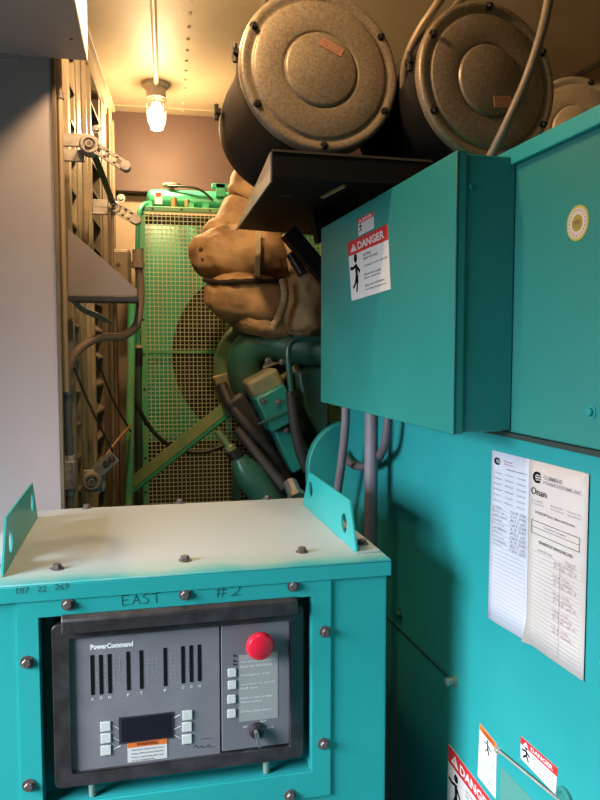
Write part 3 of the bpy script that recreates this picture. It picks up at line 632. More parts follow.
# papers
def sheet(cs, name, label, m, kind, h0):
    Q = Quad(*[GX(px, py, -h0) for px, py in cs], (-1, 0, 0))
    t = Thing(name, label, 'paper', GEN, Q.p(.5, .5), 'service record sheets taped to the housing')
    mb = MB(); N = 8
    for i in range(N):
        for j in range(N):
            f = lambda u, v: Q.p(u, v, .0012*math.sin(u*3.1)*math.sin(v*5)**2 + (.010*max(0, v-.93)/.07*max(0, (.12-u)/.12 if kind == 'new' else (u-.86)/.14)))
            mb.poly([f(i/N, j/N), f((i+1)/N, j/N), f((i+1)/N, (j+1)/N), f(i/N, (j+1)/N)])
    bmesh.ops.remove_doubles(mb.bm, verts=mb.bm.verts, dist=1e-5)
    o = t.part('page', mb, m, normals=False)
    sm = o.modifiers.new('s', 'SOLIDIFY'); sm.thickness = .0004; sm.offset = 0
    ink, red = MB(), MB(); g = MB(); pale = MB()
    H = .0022
    def logo(mbx, u, v, du, dv):      # C-shaped emblem with an inner c
        pts = []
        for k in range(11): a = .75+k*(2*math.pi-1.5)/10; pts.append((u+du*.5*math.cos(a), v-dv*.5*math.sin(a)))
        for k in range(11): a = .75+(10-k)*(2*math.pi-1.5)/10; pts.append((u+du*0.29*math.cos(a), v-dv*.29*math.sin(a)))
        for k in range(10):
            quad = [pts[k], pts[k+1], pts[20-k], pts[21-k]]; Q.shape(mbx, quad, H-.0002, H+.0002)
        Q.rect(mbx, u-du*.1, v-dv*.14, u+du*.42, v-dv*.06, H-.0002, H+.0002); Q.rect(mbx, u-du*.1, v+dv*.06, u+du*.42, v+dv*.14, H-.0002, H+.0002)
    if kind == 'old':
        logo(ink, .18, .055, .17, .042); Q.text(red, 'Power', .36, .040, .58, .050, H); Q.text(red, 'Systems', .36, .056, .62, .067, H)
        Q.text(ink, 'Engine Service Record', .44, .083, .94, .093, H)
        for k in range(3):
            for j in range(6): Q.text(g, ('Customer', 'Unit', 'Model', 'Serial', 'Location', 'Hours')[j], .10+.3*k, .115+j*.032, .30+.3*k, .125+j*.032, H)
        for k in range(27):
            v = .33+k*.024; Q.line(pale, (.06, v), (.96, v-.0), .0005, H)
            if k < 10: Q.text(g, ('oil filter', '200 hr ok', 'belts new', 'coolant', 'battery')[k % 5], .08, v-.018, .34+.06*(k % 3), v-.004, H); Q.text(g, ('12/4 220', '3-9 240', '8/11 ok')[k % 3], .55, v-.018, .93, v-.004, H)
    else:
        logo(ink, .17, .085, .16, .062)
        Q.text(g, 'CUMMINS', .28, .064, .60, .085, H, .01); Q.text(g, 'POWER SYSTEMS, INC.', .28, .093, .92, .114, H, .01); Q.text(ink, 'Onan', .06, .142, .34, .180, H)
        for j, (u, tx) in enumerate(((.08, 'Bristol, PA'), (.42, 'Bronx, NY'), (.70, 'Newark, NJ'))):
            Q.text(g, tx, u, .205, u+.2, .216, H); Q.text(g, 'Parts and Service', u, .221, u+.22, .231, H)
        Q.text(ink, '24-HOUR Parts, Sales and Service', .14, .262, .82, .278, H)
        for v in (.318, .386): Q.line(ink, (.08, v), (.90, v), .0008, H)
        for u in (.08, .90): Q.line(ink, (u, .318), (u, .386), .0008, H)
        Q.line(ink, (.08, .352), (.90, .352), .0005, H); Q.text(g, 'Customer / location', .3, .329, .68, .341, H)
        Q.text(ink, 'GENERATOR SERVICE RECORD', .22, .415, .80, .430, H, .01)
        Q.text(g, 'SERVICE PERFORMED', .20, .460, .46, .472, H); Q.text(g, 'DATE AND', .68, .460, .84, .470, H); Q.text(g, 'INITIALS', .68, .474, .84, .484, H)
        for k in range(23):
            v = .48+k*.0222; Q.line(pale, (.05, v), (.95, v), .0005, H)
            if 0 < k < 18 and k % 4 != 3: Q.text(g, ('12-6', '4/2', '7-1', '9-30')[k % 4], .48, v-.014, .60, v-.003, H); Q.text(red, ('oil + filter', '250 hr', 'R. ok 9', 'check')[(k*3) % 4], .63, v-.016, .76+.05*(k % 4), v-.003, H)
        Q.line(g, (.60, .48), (.60, .97), .0004, H)
    t.part('print', ink, INK, o, smooth=False); t.part('fine_print', g, INKB, o, smooth=False); t.part('rule_lines', pale, INKL, o, smooth=False); t.part('red_print', red, mat('red_print_'+kind, (.5, .05, .12) if kind == 'old' else (.45, .28, .28), .7), o, smooth=False)
    return t
sheet([(492, 450), (531, 459.5), (528, 642), (488, 618)], 'service_record', 'cool white service record sheet taped on the left, partly under the other', PAPERC, 'old', .0006)
sheet([(529.5, 459), (589, 474), (583.5, 681.5), (526, 641)], 'service_record', 'warm white service record sheet on the right with large letterhead', PAPERW, 'new', .003)

# ================================================================== TEAL WALL BOX
yb0 = GEN.x(515, 300, XG-ub).y; XB = GEN.y(455, 300, yb0).x
def BX(px, py, dx=0): return GEN.x(px, py, XB+dx)
yb1 = BX(321.5, 300).y
zb1, zb0 = BX(452, 155).z, BX(458, 436).z
bx_ = Thing('terminal_box', 'big teal metal box with danger sticker mounted on the generator side', 'box', GEN, ((XB+XG)/2, (yb0+yb1)/2, zb0))
body = bx_.part('body', MB().box(XB+.008, XG-ub-.0005, yb0+.004, yb1, zb0+.003, zb1), mat('box_teal', (.018, .225, .21), .42, col2=(.024, .25, .235), nscale=3), bev=.003)
cov = bx_.part('cover', MB().box(XB, XB+.008, yb0, yb1+.006, zb0, zb1+.004).box(XB, XB+.02, yb0, yb0+.004, zb0, zb1+.004), bpy.data.materials['box_teal'], bev=.002)
sticker(bx_, None, [(348, 243), (388, 224), (391, 289), (352, 301)], 'danger_label', 'danger', lambda px, py: BX(px, py, -.0003), 'red and white danger sticker')
sticker(bx_, None, [(358, 219), (374, 211), (374, 228), (359, 236)], 'small_label', 'small', lambda px, py: BX(px, py, -.0003), 'small faded red and white sticker above the danger sticker')
mb = MB()
for px, py in ((452.5, 190), ): hexbolt(mb, (XB+.03, yb0+.004, zb1-.06), (0, -1, 0), .004)
bx_.part('screw', mb, TEALD, body)
# conduits under the box
def CX(px, py, X): return GEN.x(px, py, X)
Yq = CX(371, 420, .69).y
pq = CX(371.5, 420, .685)
t = Thing('rigid_conduit', 'straight thick grey conduit dropping from the underside of the teal wall box', 'conduit', GEN, (pq.x, pq.y, zb0))
t.part('pipe', MB().cyl((pq.x, pq.y, ZF), (pq.x, pq.y, zb0+.002), .0185), COND)
t.part('locknut', MB().cyl((pq.x, pq.y, zb0-.008), (pq.x, pq.y, zb0-.001), .024, n=8), STEEL)
d = [(346, 404, .66), (345, 430, .66), (342, 460, .665), (338, 490, .67), (334, 520, .675)]
t = Thing('flexible_conduit', 'grey ribbed flexible conduit hanging left of the straight conduit', 'conduit', GEN, CX(346, 404, .66))
t.part('hose', MB().tube([CX(*p) for p in d], .0125, n=14, sub=18, rib=.07), COND)
d = [(388, 415, .70), (387, 432, .70), (383, 450, .70), (374, 463, .715), (362, 467, .72), (350, 463, .72), (343, 452, .725)]
t = Thing('flexible_conduit', 'darker flexible conduit looping behind the straight conduit', 'conduit', GEN, CX(388, 415, .70))
t.part('hose', MB().tube([CX(*p) for p in d], .0115, n=14, sub=14, rib=.07), mat('dark_grey_conduit', (.12, .10, .12), .5))

# ================================================================== TRAY AND AIR CLEANERS
zt0 = .42
def TZ(px, py): return GEN.z(px, py, zt0)
n0, n1, f0, f1 = TZ(272, 152), TZ(432, 163), TZ(237, 229), TZ(321, 236)
rt_ = Thing('equipment_shelf', 'black steel shelf bracket carrying the round air cleaners', 'shelf', GEN, (n0+f0)/2)
far_r = f0+(f1-f0)*2.0; near_r = n0+(n1-n0)*1.35
near_r = Vector((min(near_r.x, XG+.3), near_r.y, near_r.z))
rt_.part('plate', MB().prism([n0, n1, f1, f0], (0, 0, .006)), SHELF)
rt_.part('front_lip', MB().prism([n0, n1, n1+Vector((0, 0, -.05)), n0+Vector((0, 0, -.05))], (0, .006, 0)), SHELF)
rt_.part('front_edge', MB().prism([n0+Vector((0, -.001, .006)), n1+Vector((0, -.001, .006)), n1+Vector((0, -.001, .001)), n0+Vector((0, -.001, .001))], (0, -.002, 0)), mat('worn_black_edge', (.10, .08, .06), .4, .3))
rt_.part('side_lip', MB().prism([n0, f0, f0+Vector((0, 0, -.006)), n0+Vector((0, 0, -.062))], (-.004, 0, 0)), mat('dusty_grey_edge', (.20, .175, .15), .5), label='dusty grey side flange')
p = TZ(322, 196); q = TZ(345, 184)
rt_.part('slot_edge', MB().bar(p+Vector((0, 0, -.004)), q+Vector((0, 0, -.004)), .010, .006), mat('painted_slot_light', (.5, .38, .22), .5))  # tan colour painted to look like light in the slot
rt_.part('diagonal_strut', MB().bar(E(288, 232, 2.3), E(330, 282, 2.3), .05, .05, (0, 1, 0)), SHELF)
rt_.part('rear_upright', MB().bar(E(300, 60, 2.15), E(335, 240, 2.15), .12, .04, (0, 1, 0)), SHELF)

def cleaner(px, py, Y, rpx, tilt, pitch, L, label, lab=None, labrot=0, mcap=GALV, nb=7, ph=.4, ring=False):
    c = GEN.y(px, py, Y)
    zc_ = (RM.transposed()@(GEN.R@c)); s = -zc_.z/720; R = rpx*s
    ax = Vector((math.sin(R_(tilt))*math.cos(R_(pitch)), math.cos(R_(tilt))*math.cos(R_(pitch)), math.sin(R_(pitch))))
    t = Thing('air_cleaner', label, 'air filter', GEN, c, 'round air cleaners above the teal box')
    if mcap is GALVL: q = c+ax*.12; t.part('support_foot', MB().box(q.x-.05, q.x+.05, q.y-.04, q.y+.04, zt_+.004, q.z-R*.8), BLKM)
    t.part('canister', MB().lathe(c+ax*.004, ax, [(0, 0), (R*.965, 0), (R*.965, .05), (R*.93, .055), (R*.93, L*.8), (R*.955, L*.82), (R*.955, L), (R*.8, L+.03), (0, L+.03)], 72), BLKM, label='glossy black canister body')
    t.part('clamp_band', MB().lathe(c, ax, [(R*.966, .018), (R*1.0, .018), (R*1.0, .045), (R*.966, .045)], 72), BLKM)
    cap = t.part('end_cap', MB().lathe(c, -ax, [(R*.985, -.018), (R, -.014), (R, .0), (R*.985, .006), (R*.95, .008), (R*.90, .006), (R*.86, .001), (R*.84, .002), (R*.825, .0065), (R*.81, .008), (R*.50, .008), (R*.475, .007), (R*.465, .0045), (R*.455, .0045), (R*.44, .011), (R*.42, .013), (0, .0135)] if not ring else
                    [(R, -.014), (R, 0), (R*.95, .008), (R*.84, .01), (R*.5, .01), (R*.48, -.03), (0, -.03)], 96), mcap, angle=50, label='speckled grey metal end cap')
    u = Vector((0, 0, 1)).cross(ax).normalized()*1; v = ax.cross(u)*-1
    u = -u if u.x < 0 else u; v = Vector((0, 0, 1)) if abs(ax.z) < .01 else (Vector((0, 0, 1))-ax*ax.z).normalized()
    for k in range(nb):
        a = ph+2*math.pi*k/nb; p = c+(u*math.cos(a)+v*math.sin(a))*R*.93-ax*.006
        t.part('cap_bolt', hexbolt(MB(), p, -ax, .0065, .009), BLKM, cap)
    if lab:
        lx, ly_, w, h, rr = lab; q = c+u*lx*R+v*ly_*R-ax*(.008 if math.hypot(lx, ly_) > .46 else .0135)
        du = u*math.cos(rr)+v*math.sin(rr); dv_ = -u*math.sin(rr)+v*math.cos(rr)
        lb = t.part('cap_label', MB().obox(q-ax*.0005, du*w*R, dv_*h*R, ax*.0008), PINK, cap, label='small pinkish paper tag')
        Ql = Quad(q-du*w*R+dv_*h*R, q+du*w*R+dv_*h*R, q+du*w*R-dv_*h*R, q-du*w*R-dv_*h*R, -ax)
        mb = MB(); Ql.text(mb, 'MADE IN USA', .1, .2, .9, .45, .0016); Ql.text(mb, 'AIR FILTER', .15, .6, .85, .85, .0016); t.part('tag_lettering', mb, mat('tag_ink', (.3, .12, .07), .7), lb)
    if not ring:
        for (a, L_) in ((math.pi*.94, .03), (math.pi*.97, L*.86)):
            p = c+(u*math.cos(a)+v*math.sin(a))*R*.99+ax*L_; d = (u*math.cos(a)+v*math.sin(a))
            t.part('clamp_bolt', MB().obox(p+d*.006, d*.008, ax*.013, v*.006).cyl(p+d*.008-v*.02, p+d*.008+v*.02, .006, n=10), BLKM)
    return t
cleaner(320, 71, 1.60, 82, 0, -5, .36, 'largest round air cleaner with speckled end cap, left of the pair', (.13, .27, .15, .052, -.42), nb=6, ph=.55)
cleaner(488, 82, 1.50, 79, -5, -3, .34, 'second round air cleaner partly behind the grey flexible hose', (.16, -.26, .13, .07, .12), nb=6, ph=.52)
cleaner(574, 130, 2.0, 52, 10, 0, .3, 'pale smaller round canister at the right edge behind the teal cabinet', None, mcap=GALVL, nb=6, ph=2.3)

# hoses in front
t = Thing('flexible_hose', 'grey ribbed hose crossing in front of the second air cleaner', 'hose', GEN, E(490, 160, 1.36))
t.part('hose', MB().tube([Vector((E(556, -40, 1.30).x+.02, 1.30, 1.17)), Vector((E(556, -40, 1.30).x+.01, 1.30, .9)), E(556, -40, 1.30), E(549, 0, 1.30), E(540, 38, 1.30), E(526, 80, 1.31), (E(506, 125, 1.33)), E(486, 166, 1.38), E(476, 190, 1.42)], .0092, n=14, sub=26, rib=.05), mat('warm_grey_hose', (.27, .22, .17), .5, .2))
t = Thing('flexible_hose', 'tan hose curving down between the two large air cleaners', 'hose', GEN, E(410, 50, 1.55))
t.part('hose', MB().tube([Vector((E(458, -30, 1.50).x+.12, 1.48, 1.17)), Vector((E(458, -30, 1.50).x+.06, 1.49, .95)), E(458, -30, 1.50), E(437, 5, 1.50), E(421, 28, 1.52), E(408, 55, 1.55), (E(404, 80, 1.58)), E(407, 108, 1.62), E(420, 135, 1.66), E(445, 160, 1.70)], .0095, n=14, sub=20, rib=.04), CONDW)
t = Thing('small_pipe', 'thin dark pipe under the ceiling at the top right', 'pipe', ROOM, RY(580, 70, 2.4))
t.part('pipe', MB().cyl(ROOM.z(548, 92, ZC-.009), ROOM.z(640, 42, ZC-.009), .009), BLKM)

# ================================================================== CONTROL CABINET
YC = 1.40
def CY(px, py, d=0): return CAB.y(px, py, YC+d)
xl_, xr_ = CY(-30, 700).x, CY(386, 640).x
ztop_ = CY(190, 572).z
yback = CAB.z(308, 498, ztop_).y
xm_ = (xl_+xr_)/2
cb = Thing('control_cabinet', 'teal metal generator control cabinet in the foreground', 'cabinet', CAB, (xm_, (YC+yback)/2, ZF))
fl, fr2 = CY(40.5, 700).x, CY(311.5, 680).x
ft, fb = CY(176, 606).z, CY(176, 789).z
lip = .034
rec = .045
mb = MB()   # body shell with the recess cut in its front
zb_ = ztop_-lip
mb.box(xl_, xl_+.003, YC, yback, ZF, zb_+.02); mb.box(xr_-.003, xr_, YC, yback, ZF, zb_+.02); mb.box(xl_, xr_, yback-.003, yback, ZF, zb_+.02)
mb.box(xl_, fl, YC, YC+.003, ZF, zb_+.02); mb.box(fr2, xr_, YC, YC+.003, ZF, zb_+.02); mb.box(fl, fr2, YC, YC+.003, ft, zb_+.02); mb.box(fl, fr2, YC, YC+.003, ZF, fb)
bd = cb.part('body', mb, TEAL)
LID = lid_mat(YC-(YC+yback)/2, YC-(YC+yback)/2+.16)
ov = .008
mb = MB(); mb.box(xl_-ov, xr_+ov, YC-ov, yback+ov, ztop_-.004, ztop_); lid = cb.part('lid', mb, LID, bev=.002, label='dusty worn lid top')
mb = MB(); mb.box(xl_-ov, xr_+ov, YC-ov, YC-ov+.003, ztop_-lip, ztop_-.004); mb.box(xr_+ov-.003, xr_+ov, YC-ov, yback+ov, ztop_-lip, ztop_-.004); mb.box(xl_-ov, xl_-ov+.003, YC-ov, yback+ov, ztop_-lip, ztop_-.004)
lf = cb.part('lid_lip', mb, TEAL, bev=.001)
# raised face frame
o_l, o_r = CY(19, 700, -.004).x, CY(330.5, 680, -.004).x; o_t = CY(175, 588.5, -.004).z; o_b = fb-(o_t-ft)*1.5
mb = MB(); th = -.005
pts_o = [(o_l, YC+th, o_t), (o_r, YC+th, o_t), (o_r, YC+th, o_b), (o_l, YC+th, o_b)]; pts_i = [(fl, YC+th, ft), (fr2, YC+th, ft), (fr2, YC+th, fb), (fl, YC+th, fb)]
for i in range(4):
    j = (i+1) % 4; mb.prism([pts_o[i], pts_o[j], pts_i[j], pts_i[i]], (0, .005, 0))
bmesh.ops.remove_doubles(mb.bm, verts=mb.bm.verts, dist=.0001)
ff = cb.part('face_frame', mb, TEAL, smooth=False)
mb = MB(); tk = .002
mb.box(fl, fl+tk, YC, YC+rec, fb, ft); mb.box(fr2-tk, fr2, YC, YC+rec, fb, ft); mb.box(fl, fr2, YC, YC+rec, ft-tk, ft); mb.box(fl, fr2, YC, YC+rec, fb, fb+tk); mb.box(fl, fr2, YC+rec, YC+rec+.002, fb, ft)
cb.part('recess', mb, TEALD)
for px, py in ((68, 604), (185, 594), (293, 585.5), (27, 662), (29, 785), (325, 631.5), (323.5, 743.5), (290, 795)):
    c = CY(px, py, -.005); cb.part('bolt', hexbolt(MB(), c, (0, -1, 0), .0085, .008), STEEL, ff)
for px, py in ((87, 508), (180, 503), (267, 499), (57, 569), (185, 560.5), (302, 552)):
    c = CAB.z(px, py, ztop_); cb.part('bolt', hexbolt(MB(), c, (0, 0, 1), .0095, .009), STEEL, lid)
# handwriting
Q = Quad(CY(121, 600-7.5, -.005), CY(161, 600-10, -.005), CY(161, 602, -.005), CY(121, 605.5, -.005), (0, -1, 0))
Qe = Quad(CY(122, 595.5, -.0052), CY(160, 592.5, -.0052), CY(160, 602.5, -.0052), CY(122, 605.5, -.0052), (0, -1, 0))
mb = MB(); wln = .0011
def strokes(Q, mb, ox, w, segs, wd=.0011):
    for a, b in segs: Q.line(mb, (ox+a[0]*w, a[1]), (ox+b[0]*w, b[1]), wd, .0003)
strokes(Qe, mb, 0, .2, [((0, 0), (.05, 1)), ((0, .05), (1, 0)), ((0, .5), (.8, .45)), ((.05, 1), (1, .92))])
strokes(Qe, mb, .27, .2, [((0, 1), (.5, .05)), ((.5, .05), (1, 1)), ((.2, .62), (.8, .6))])
strokes(Qe, mb, .54, .17, [((1, .08), (.3, .05)), ((.3, .05), (.05, .28)), ((.05, .28), (.9, .6)), ((.9, .6), (.7, .92)), ((.7, .92), (0, .95))])
strokes(Qe, mb, .78, .22, [((0, .1), (1, .0)), ((.5, .05), (.55, 1))])
Qh = Quad(CY(215, 587, -.0052), CY(241, 585, -.0052), CY(241, 595.5, -.0052), CY(215, 597.5, -.0052), (0, -1, 0))
strokes(Qh, mb, 0, .45, [((.35, 0), (.2, 1)), ((.75, 0), (.6, 1)), ((0, .35), (1, .3)), ((0, .7), (1, .65))])
strokes(Qh, mb, .62, .38, [((0, .2), (.4, 0)), ((.4, 0), (.9, .2)), ((.9, .2), (.7, .55)), ((.7, .55), (0, .95)), ((0, .95), (1, .9))])
cb.part('handwriting', mb, MARK, ff, label='handwritten EAST #2 in black marker', smooth=False)
Ql = Quad(CY(15, 587, -ov-.0003), CY(70, 583, -ov-.0003), CY(70, 590, -ov-.0003), CY(15, 594, -ov-.0003), (0, -1, 0))
mb = MB(); Ql.text(mb, '187', .02, .1, .25, 1, .0003); Ql.text(mb, '22', .40, .1, .56, 1, .0003); Ql.text(mb, '269', .72, 0, .98, .9, .0003)
cb.part('scratched_numbers', mb, PENCIL, lf, label='faint scrawled numbers', smooth=False)
# lifting lugs
xlug = CAB.z(356.5, 554, ztop_).x
ya, yb2 = CAB.z(356.5, 554, ztop_).y, CAB.x(302.5, 496.5, xlug).y
ptop_b, ptop_f = CAB.x(309, 470, xlug), CAB.x(349.5, 503, xlug)
h_ = max(ptop_b.z, ptop_f.z)-ztop_; h_ = (ptop_b.z+ptop_f.z)/2-ztop_
def lug(x, sgn, nm):
    y0_, y1_, t0, t1 = ya, yb2, ptop_f.y, ptop_b.y
    ol = [(y0_, 0), (y1_, 0), (t1, h_), (t0, h_)]
    hy = [CAB.x(344, 523, xlug), CAB.x(310.5, 489.5, xlug)]
    mb = MB(); bm = mb.bm
    # plate with two round holes: strips around each hole
    ymid = (hy[0].y+hy[1].y)/2; r = .0225; N = 24
    def loops(cy, cz, poly):
        ins = [(cy+r*math.cos(2*math.pi*i/N), cz+r*math.sin(2*math.pi*i/N)) for i in range(N)]
        outs = []
        for (py_, pz) in ins:
            dy, dz = py_-cy, pz-cz; best = 1e9
            for i in range(len(poly)):
                (ax, az), (bx2, bz) = poly[i], poly[(i+1) % len(poly)]
                ex_, ez = bx2-ax, bz-az; den = dy*ez-dz*ex_
                if abs(den) < 1e-12: continue
                tt = ((ax-cy)*ez-(az-cz)*ex_)/den; ss = ((ax-cy)*dz-(az-cz)*dy)/den
                if tt > 0 and -1e-6 <= ss <= 1+1e-6: best = min(best, tt)
            outs.append((cy+dy*best, cz+dz*best))
        for p_ in poly:
            i = min(range(N), key=lambda i: (outs[i][0]-p_[0])**2+(outs[i][1]-p_[1])**2); outs[i] = p_
        for i in range(N):
            j = (i+1) % N; mb.prism([(x, ins[i][0], ztop_+ins[i][1]), (x, ins[j][0], ztop_+ins[j][1]), (x, outs[j][0], ztop_+outs[j][1]), (x, outs[i][0], ztop_+outs[i][1])], (sgn*.004, 0, 0))
    loops(hy[0].y, hy[0].z-ztop_, [(y0_, 0), (ymid, 0), (ymid, h_), (t0, h_)])
    loops(hy[1].y, hy[1].z-ztop_, [(ymid, 0), (y1_, 0), (t1, h_), (ymid, h_)])
    bmesh.ops.remove_doubles(bm, verts=bm.verts, dist=.0001)
    o = cb.part('lifting_lug', mb, TEAL, smooth=False)
    cb.part('lug_flange', MB().box(min(x, x+sgn*.055), max(x, x+sgn*.055), y0_, y1_, ztop_, ztop_+.004), LID, o, bev=.001)
    for yy in (y0_+.06, y1_-.06): cb.part('bolt', hexbolt(MB(), (x+sgn*.032, yy, ztop_+.004), (0, 0, 1), .0095, .009), STEEL, o)
lug(xlug, 1, 'r')
lug(CAB.z(41.5, 511, ztop_).x, -1, 'l')

# ---- control panel (flat in the recess)
def Zp(x, y, d): return CY(50+x/2.308, 600+y/2.308, d)
DP = .002      # bezel front plane
cp = cb
def rr_pts(x0, x1, z0, z1, r, y, n=6):
    out = []
    for cx, cz, a0 in ((x1-r, z1-r, 0), (x0+r, z1-r, 90), (x0+r, z0+r, 180), (x1-r, z0+r, 270)):
        for k in range(n+1): a = R_(a0+90*k/n); out.append((cx+r*math.cos(a), y, cz+r*math.sin(a)))
    return out
bl_, br_ = CY(53, 710, DP).x, CY(303.5, 690, DP).x; bt, bb = CY(180, 615, DP).z, CY(180, 773.5, DP).z
panel_ = cb.part('control_panel', MB().prism(rr_pts(bl_, br_, bb, bt, .012, YC+DP+.012), (0, .03, 0)), BLACK, bev=.002, label='black control panel housing')
pl_, prr = CY(71, 710, DP).x, CY(290, 690, DP).x; pt, pb = CY(180, 630, DP).z, CY(180, 760.5, DP).z
mb = MB(); oi = rr_pts(bl_, br_, bb, bt, .012, YC+DP); ii = rr_pts(pl_, prr, pb, pt, .003, YC+DP)
n_ = len(oi)
for i in range(n_):
    j = (i+1) % n_; mb.prism([oi[i], oi[j], ii[j], ii[i]], (0, .0135, 0))
bmesh.ops.remove_doubles(mb.bm, verts=mb.bm.verts, dist=.0001)
cb.part('bezel', mb, BLACK, panel_, bev=.002)
# overhanging hood bar
h0, h1 = CY(61, 627, -.014), CY(298, 604, -.014); zh = (CY(180, 616, -.014).z)
hz0, hz1 = CY(180, 625, -.014).z, CY(180, 607.5, -.014).z
cb.part('hood_bar', MB().prism([(h0.x, YC-.016, hz0), (h0.x, YC-.018, hz1-.008), (h0.x, YC-.010, hz1), (h0.x, YC+.01, hz1+.002), (h0.x, YC+.012, hz0+.006)], (h1.x-h0.x, 0, 0)), BLACK, panel_, bev=.003)
PF = .010      # face plane behind the bezel
sepx = Zp(393, 200, PF).x
f_ = cb.part('gauge_panel', MB().box(pl_, sepx-.0015, YC+PF, YC+PF+.003, pb, pt), DKGREY, panel_)
g_ = cb.part('switch_module', MB().box(sepx+.0025, prr, YC+PF-.002, YC+PF+.003, pb+.004, pt), MODGR, panel_, bev=.001)
QF = Quad((0, YC+PF, 0), (1, YC+PF, 0), (1, YC+PF, -1), (0, YC+PF, -1), (0, -1, 0))
def R2(mb, x, y, w, h, d=PF, h0=0, h1=.0006):
    c = Zp(x, y, d); s = c.y*1.0/720/2.308*1.03
    mb.box(c.x-w*s/2, c.x+w*s/2, YC+d-h1, YC+d-h0, c.z-h*s/2, c.z+h*s/2); return c, s
mb = MB()
for x, y0_, y1_ in ((98, 128, 219), (118, 127, 217), (138, 125, 215), (181, 119, 208), (211, 116, 205), (266, 110, 199), (307, 106, 193), (326, 104, 190), (345, 102, 188)):
    mb = MB(); R2(mb, x, (y0_+y1_)/2, 8, y1_-y0_); cb.part('gauge_strip', mb, INK, f_, smooth=False)
tick = MB(); mb = MB(); s1 = YC*1.0/720/2.308
def TX(mb, txt, x0, y0_, x1, y1_, d=PF, bold=0):
    a = Zp(x0, (y0_+y1_)/2, d); b = Zp(x1, (y0_+y1_)/2, d); zc2 = (Zp((x0+x1)/2, (y0_+y1_)/2, d)).z; hh = (y1_-y0_)*s1/2
    Q = Quad((a.x, YC+d, zc2+hh), (b.x, YC+d, zc2+hh), (b.x, YC+d, zc2-hh), (a.x, YC+d, zc2-hh), (0, -1, 0)); Q.text(mb, txt, 0, 0, 1, 1, .0008, bold)
TX(mb, 'PowerCommand', 93, 98, 192, 111, bold=.05)
for x in (108, 128, 148, 160, 172, 226, 236, 246, 280, 288, 297, 317, 336):
    for k in range(8):
        if (x*7+k*3) % 5: R2(tick, x, 120-x*.085+ (k+1)*9.6+8, 3.5, 1.4, h1=.0008)
for x, y in ((98, 229), (118, 226), (138, 224), (181, 219), (211, 215), (266, 209), (307, 202), (326, 200), (345, 198)): TX(mb, 'VAHPTFO%%'[int(x/50)], x-3, y-4, x+3, y+3)
for s_ in (-1, 1):
    for k, y in enumerate((290, 317, 345)):
        x0 = 146 if s_ < 0 else 301; yy = y if s_ < 0 else y-26; q_ = [Zp(x0, yy, PF), Zp(x0-s_*17, yy+(-1 if k == 2 else 1)*9, PF)]
        QF.n = Vector((0, -1, 0)); a, b = q_; d_ = (b-a).normalized(); tt = Vector((-d_.z, 0, d_.x))*.0004
        mb.hexa([a-tt, b-tt, b+tt, a+tt], [v+Vector((0, -.0007, 0)) for v in (a-tt, b-tt, b+tt, a+tt)])
cb.part('scale_marks', tick, mat('scale_mark_ink', (.30, .30, .32), .6), f_, smooth=False)
cb.part('panel_lettering', mb, INKW, f_, smooth=False, label='white printed lettering reading PowerCommand')
mb = MB(); c, s = R2(mb, 223, 295, 122, 62, h1=.001); cb.part('display_bezel', mb, mat('display_frame', (.03, .03, .04), .4), f_)
mb = MB(); R2(mb, 223, 295, 110, 54, d=PF-.001); cb.part('display', mb, LCD, f_, label='dark digital display')
for x, y in ((128, 291), (129, 318), (129, 346), (317, 265), (316, 292), (316, 320)):
    mb = MB(); R2(mb, x, y, 22, 22, h1=.003); cb.part('button', mb, WHT, f_, bev=.0008)
mb = MB(); c, s = R2(mb, 225, 347, 88, 46, h1=.0008); wl = cb.part('warning_label', mb, PAPER, f_, smooth=False)
mb = MB(); R2(mb, 225, 330, 88, 12, h0=.0008, h1=.001); cb.part('label_header', mb, ORNG, wl, smooth=False)
mb = MB(); TX(mb, 'WARNING', 200, 326, 250, 334, d=PF-.0006)
for k in range(4): TX(mb, ('Automatic restart may cause', 'injury. Disconnect battery', 'before servicing this unit', 'or its equipment.')[k], 188, 340+k*8.5, 262-(k == 3)*20, 345+k*8.5, d=PF-.0006)
cb.part('label_lettering', mb, INK, wl, smooth=False)
mb = MB(); Qs = None
for (ax, ay), (bx2, by) in (((330, 342), (337, 334)), ((337, 334), (341, 343)), ((341, 343), (350, 336)), ((350, 336), (353, 342)), ((356, 341), (366, 333)), ((366, 333), (369, 341)), ((372, 340), (381, 338)), ((348, 322), (360, 319)), ((360, 319), (378, 321))):
    a, b = Zp(ax, ay, PF-.0003), Zp(bx2, by, PF-.0003); mb.bar(a, b, .0006, .0006)
cb.part('scribble', mb, mat('scribble_ink', (.04, .04, .06), .7), f_, smooth=False)
# module
MF = PF-.002
mb = MB(); R2(mb, 481, 200, 92, 160, d=MF); cb.part('instruction_plate', mb, PGREY, g_, smooth=False, label='pale instruction plate')
mb = MB()
for k in range(13):
    y = 140+k*10.4; ln = (80, 72, 0, 66, 0, 78, 40, 0, 74, 50, 0, 70, 0)[k]
    if ln: TX(mb, ('Push button to test lamps', 'Reset after fault cleared', 'x', 'Emergency stop', 'x', 'Panel lamp on and off', 'Self test', 'x', 'Hold to reset breaker', 'Menu select', 'x', 'Off Run Auto switch', 'x')[k], 440, y-3, 440+ln, y+2.5, d=MF-.0006)
cb.part('instruction_lettering', mb, INKW, g_, smooth=False)
for x, y in ((420, 167), (420, 195), (419, 228), (419, 261)):
    mb = MB(); R2(mb, x, y, 19, 20, d=MF, h1=.003); cb.part('button', mb, WHT, g_, bev=.0008)
mb = MB()
for x, y in ((425, 128), (425, 140), (425, 148)): c = Zp(x, y, MF); cb.part('indicator', MB().cyl(c, c+Vector((0, -.003, 0)), .0016, n=10), INK, g_)
c = Zp(481, 97, MF)
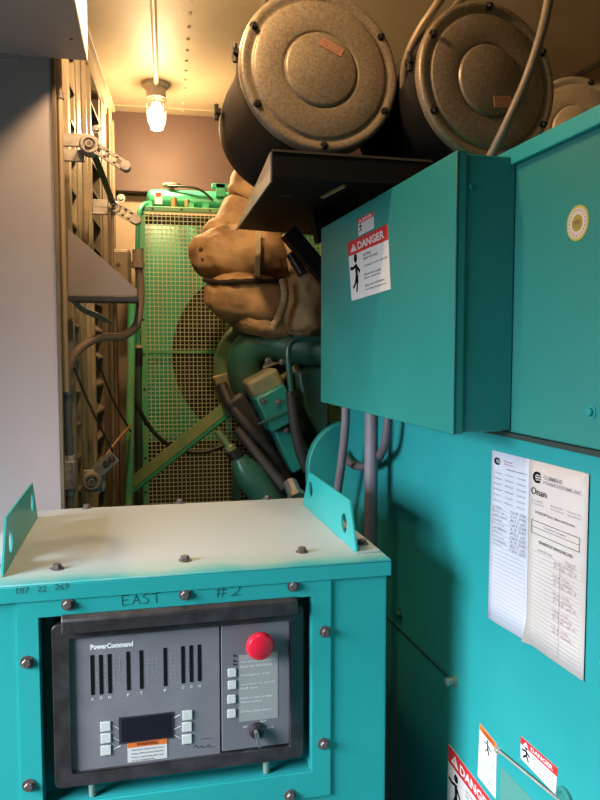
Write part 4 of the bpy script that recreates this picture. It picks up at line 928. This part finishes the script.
es = cb.part('emergency_stop', MB().lathe(c, (0, -1, 0), [(0, 0), (.012, 0), (.012, .012), (.0265, .014), (.0285, .019), (.028, .024), (.024, .030), (.014, .0335), (0, .0345)], 40), RED, g_, label='red mushroom button')
c = Zp(477, 300, MF)
kn = cb.part('key_switch', MB().lathe(c, (0, -1, 0), [(0, 0), (.0165, 0), (.0165, .004), (.013, .006), (.013, .012), (0, .012)], 28), BLACK, g_)
cb.part('key', MB().obox(c+Vector((-.001, -.018, -.008)), (.0035, 0, .001), (0, .006, 0), (-.004, 0, .017)), CHR, kn, bev=.001)
mb = MB(); TX(mb, 'OFF', 446, 290, 456, 295, d=MF-.0002); TX(mb, 'RUN', 486, 276, 498, 281, d=MF-.0002); TX(mb, 'AUTO', 500, 291, 516, 296, d=MF-.0002); cb.part('switch_lettering', mb, INKW, g_, smooth=False)
for x, y in ((98, 452), (502, 392)):
    c = Zp(x, y, .0); z0_ = c.z; cb.part('panel_foot', MB().cyl((c.x, YC+.012, bb+.004), (c.x, YC+.012, fb+.003), .0085, .007), mat('foot_grey_green_%d' % x, (.14, .22, .19), .5), panel_)

# ================================================================== LIGHT
lp = bpy.data.lights.new('bulb_light', 'POINT'); lp.energy = 36; lp.color = (1, .64, .32); lp.shadow_soft_size = .03
lo = bpy.data.objects.new('bulb_light', lp); COL.objects.link(lo); lo.location = ROOM.R@Vector(zz(46))+Vector((0, 0, EYE))
def area(name, loc, to, sx, sy, e, col):
    l = bpy.data.lights.new(name, 'AREA'); l.shape = 'RECTANGLE'; l.size = sx; l.size_y = sy; l.energy = e; l.color = col
    o = bpy.data.objects.new(name, l); COL.objects.link(o); o.location = loc; d = Vector(to)-Vector(loc); o.rotation_euler = d.to_track_quat('-Z', 'Y').to_euler(); return o
dl = area('doorway_daylight', (-2.2, .5, 2.0), (.35, 1.35, .25), 1.5, 2.0, 100, (.88, .94, 1))
dl.data.spread = R_(84)
lp2 = lp.copy(); lp2.energy = 30
lp3 = lp.copy(); lp3.energy = 19
for l_, p_ in ((lp2, lamp2), (lp3, lamp3)): lo2 = bpy.data.objects.new('bulb_light', l_); COL.objects.link(lo2); lo2.location = (p_.x, p_.y, lo.location.z)
w_ = bpy.data.worlds.new('world'); sc.world = w_; w_.use_nodes = True
w_.node_tree.nodes['Background'].inputs[0].default_value = (.75, .85, 1, 1); w_.node_tree.nodes['Background'].inputs[1].default_value = .15
sc.view_settings.view_transform = 'Standard'; sc.view_settings.look = 'None'; sc.view_settings.gamma = 1; sc.view_settings.exposure = 0
sc.view_settings.use_curve_mapping = False
sc.cycles.use_denoising = True
sc.cycles.max_bounces = 8
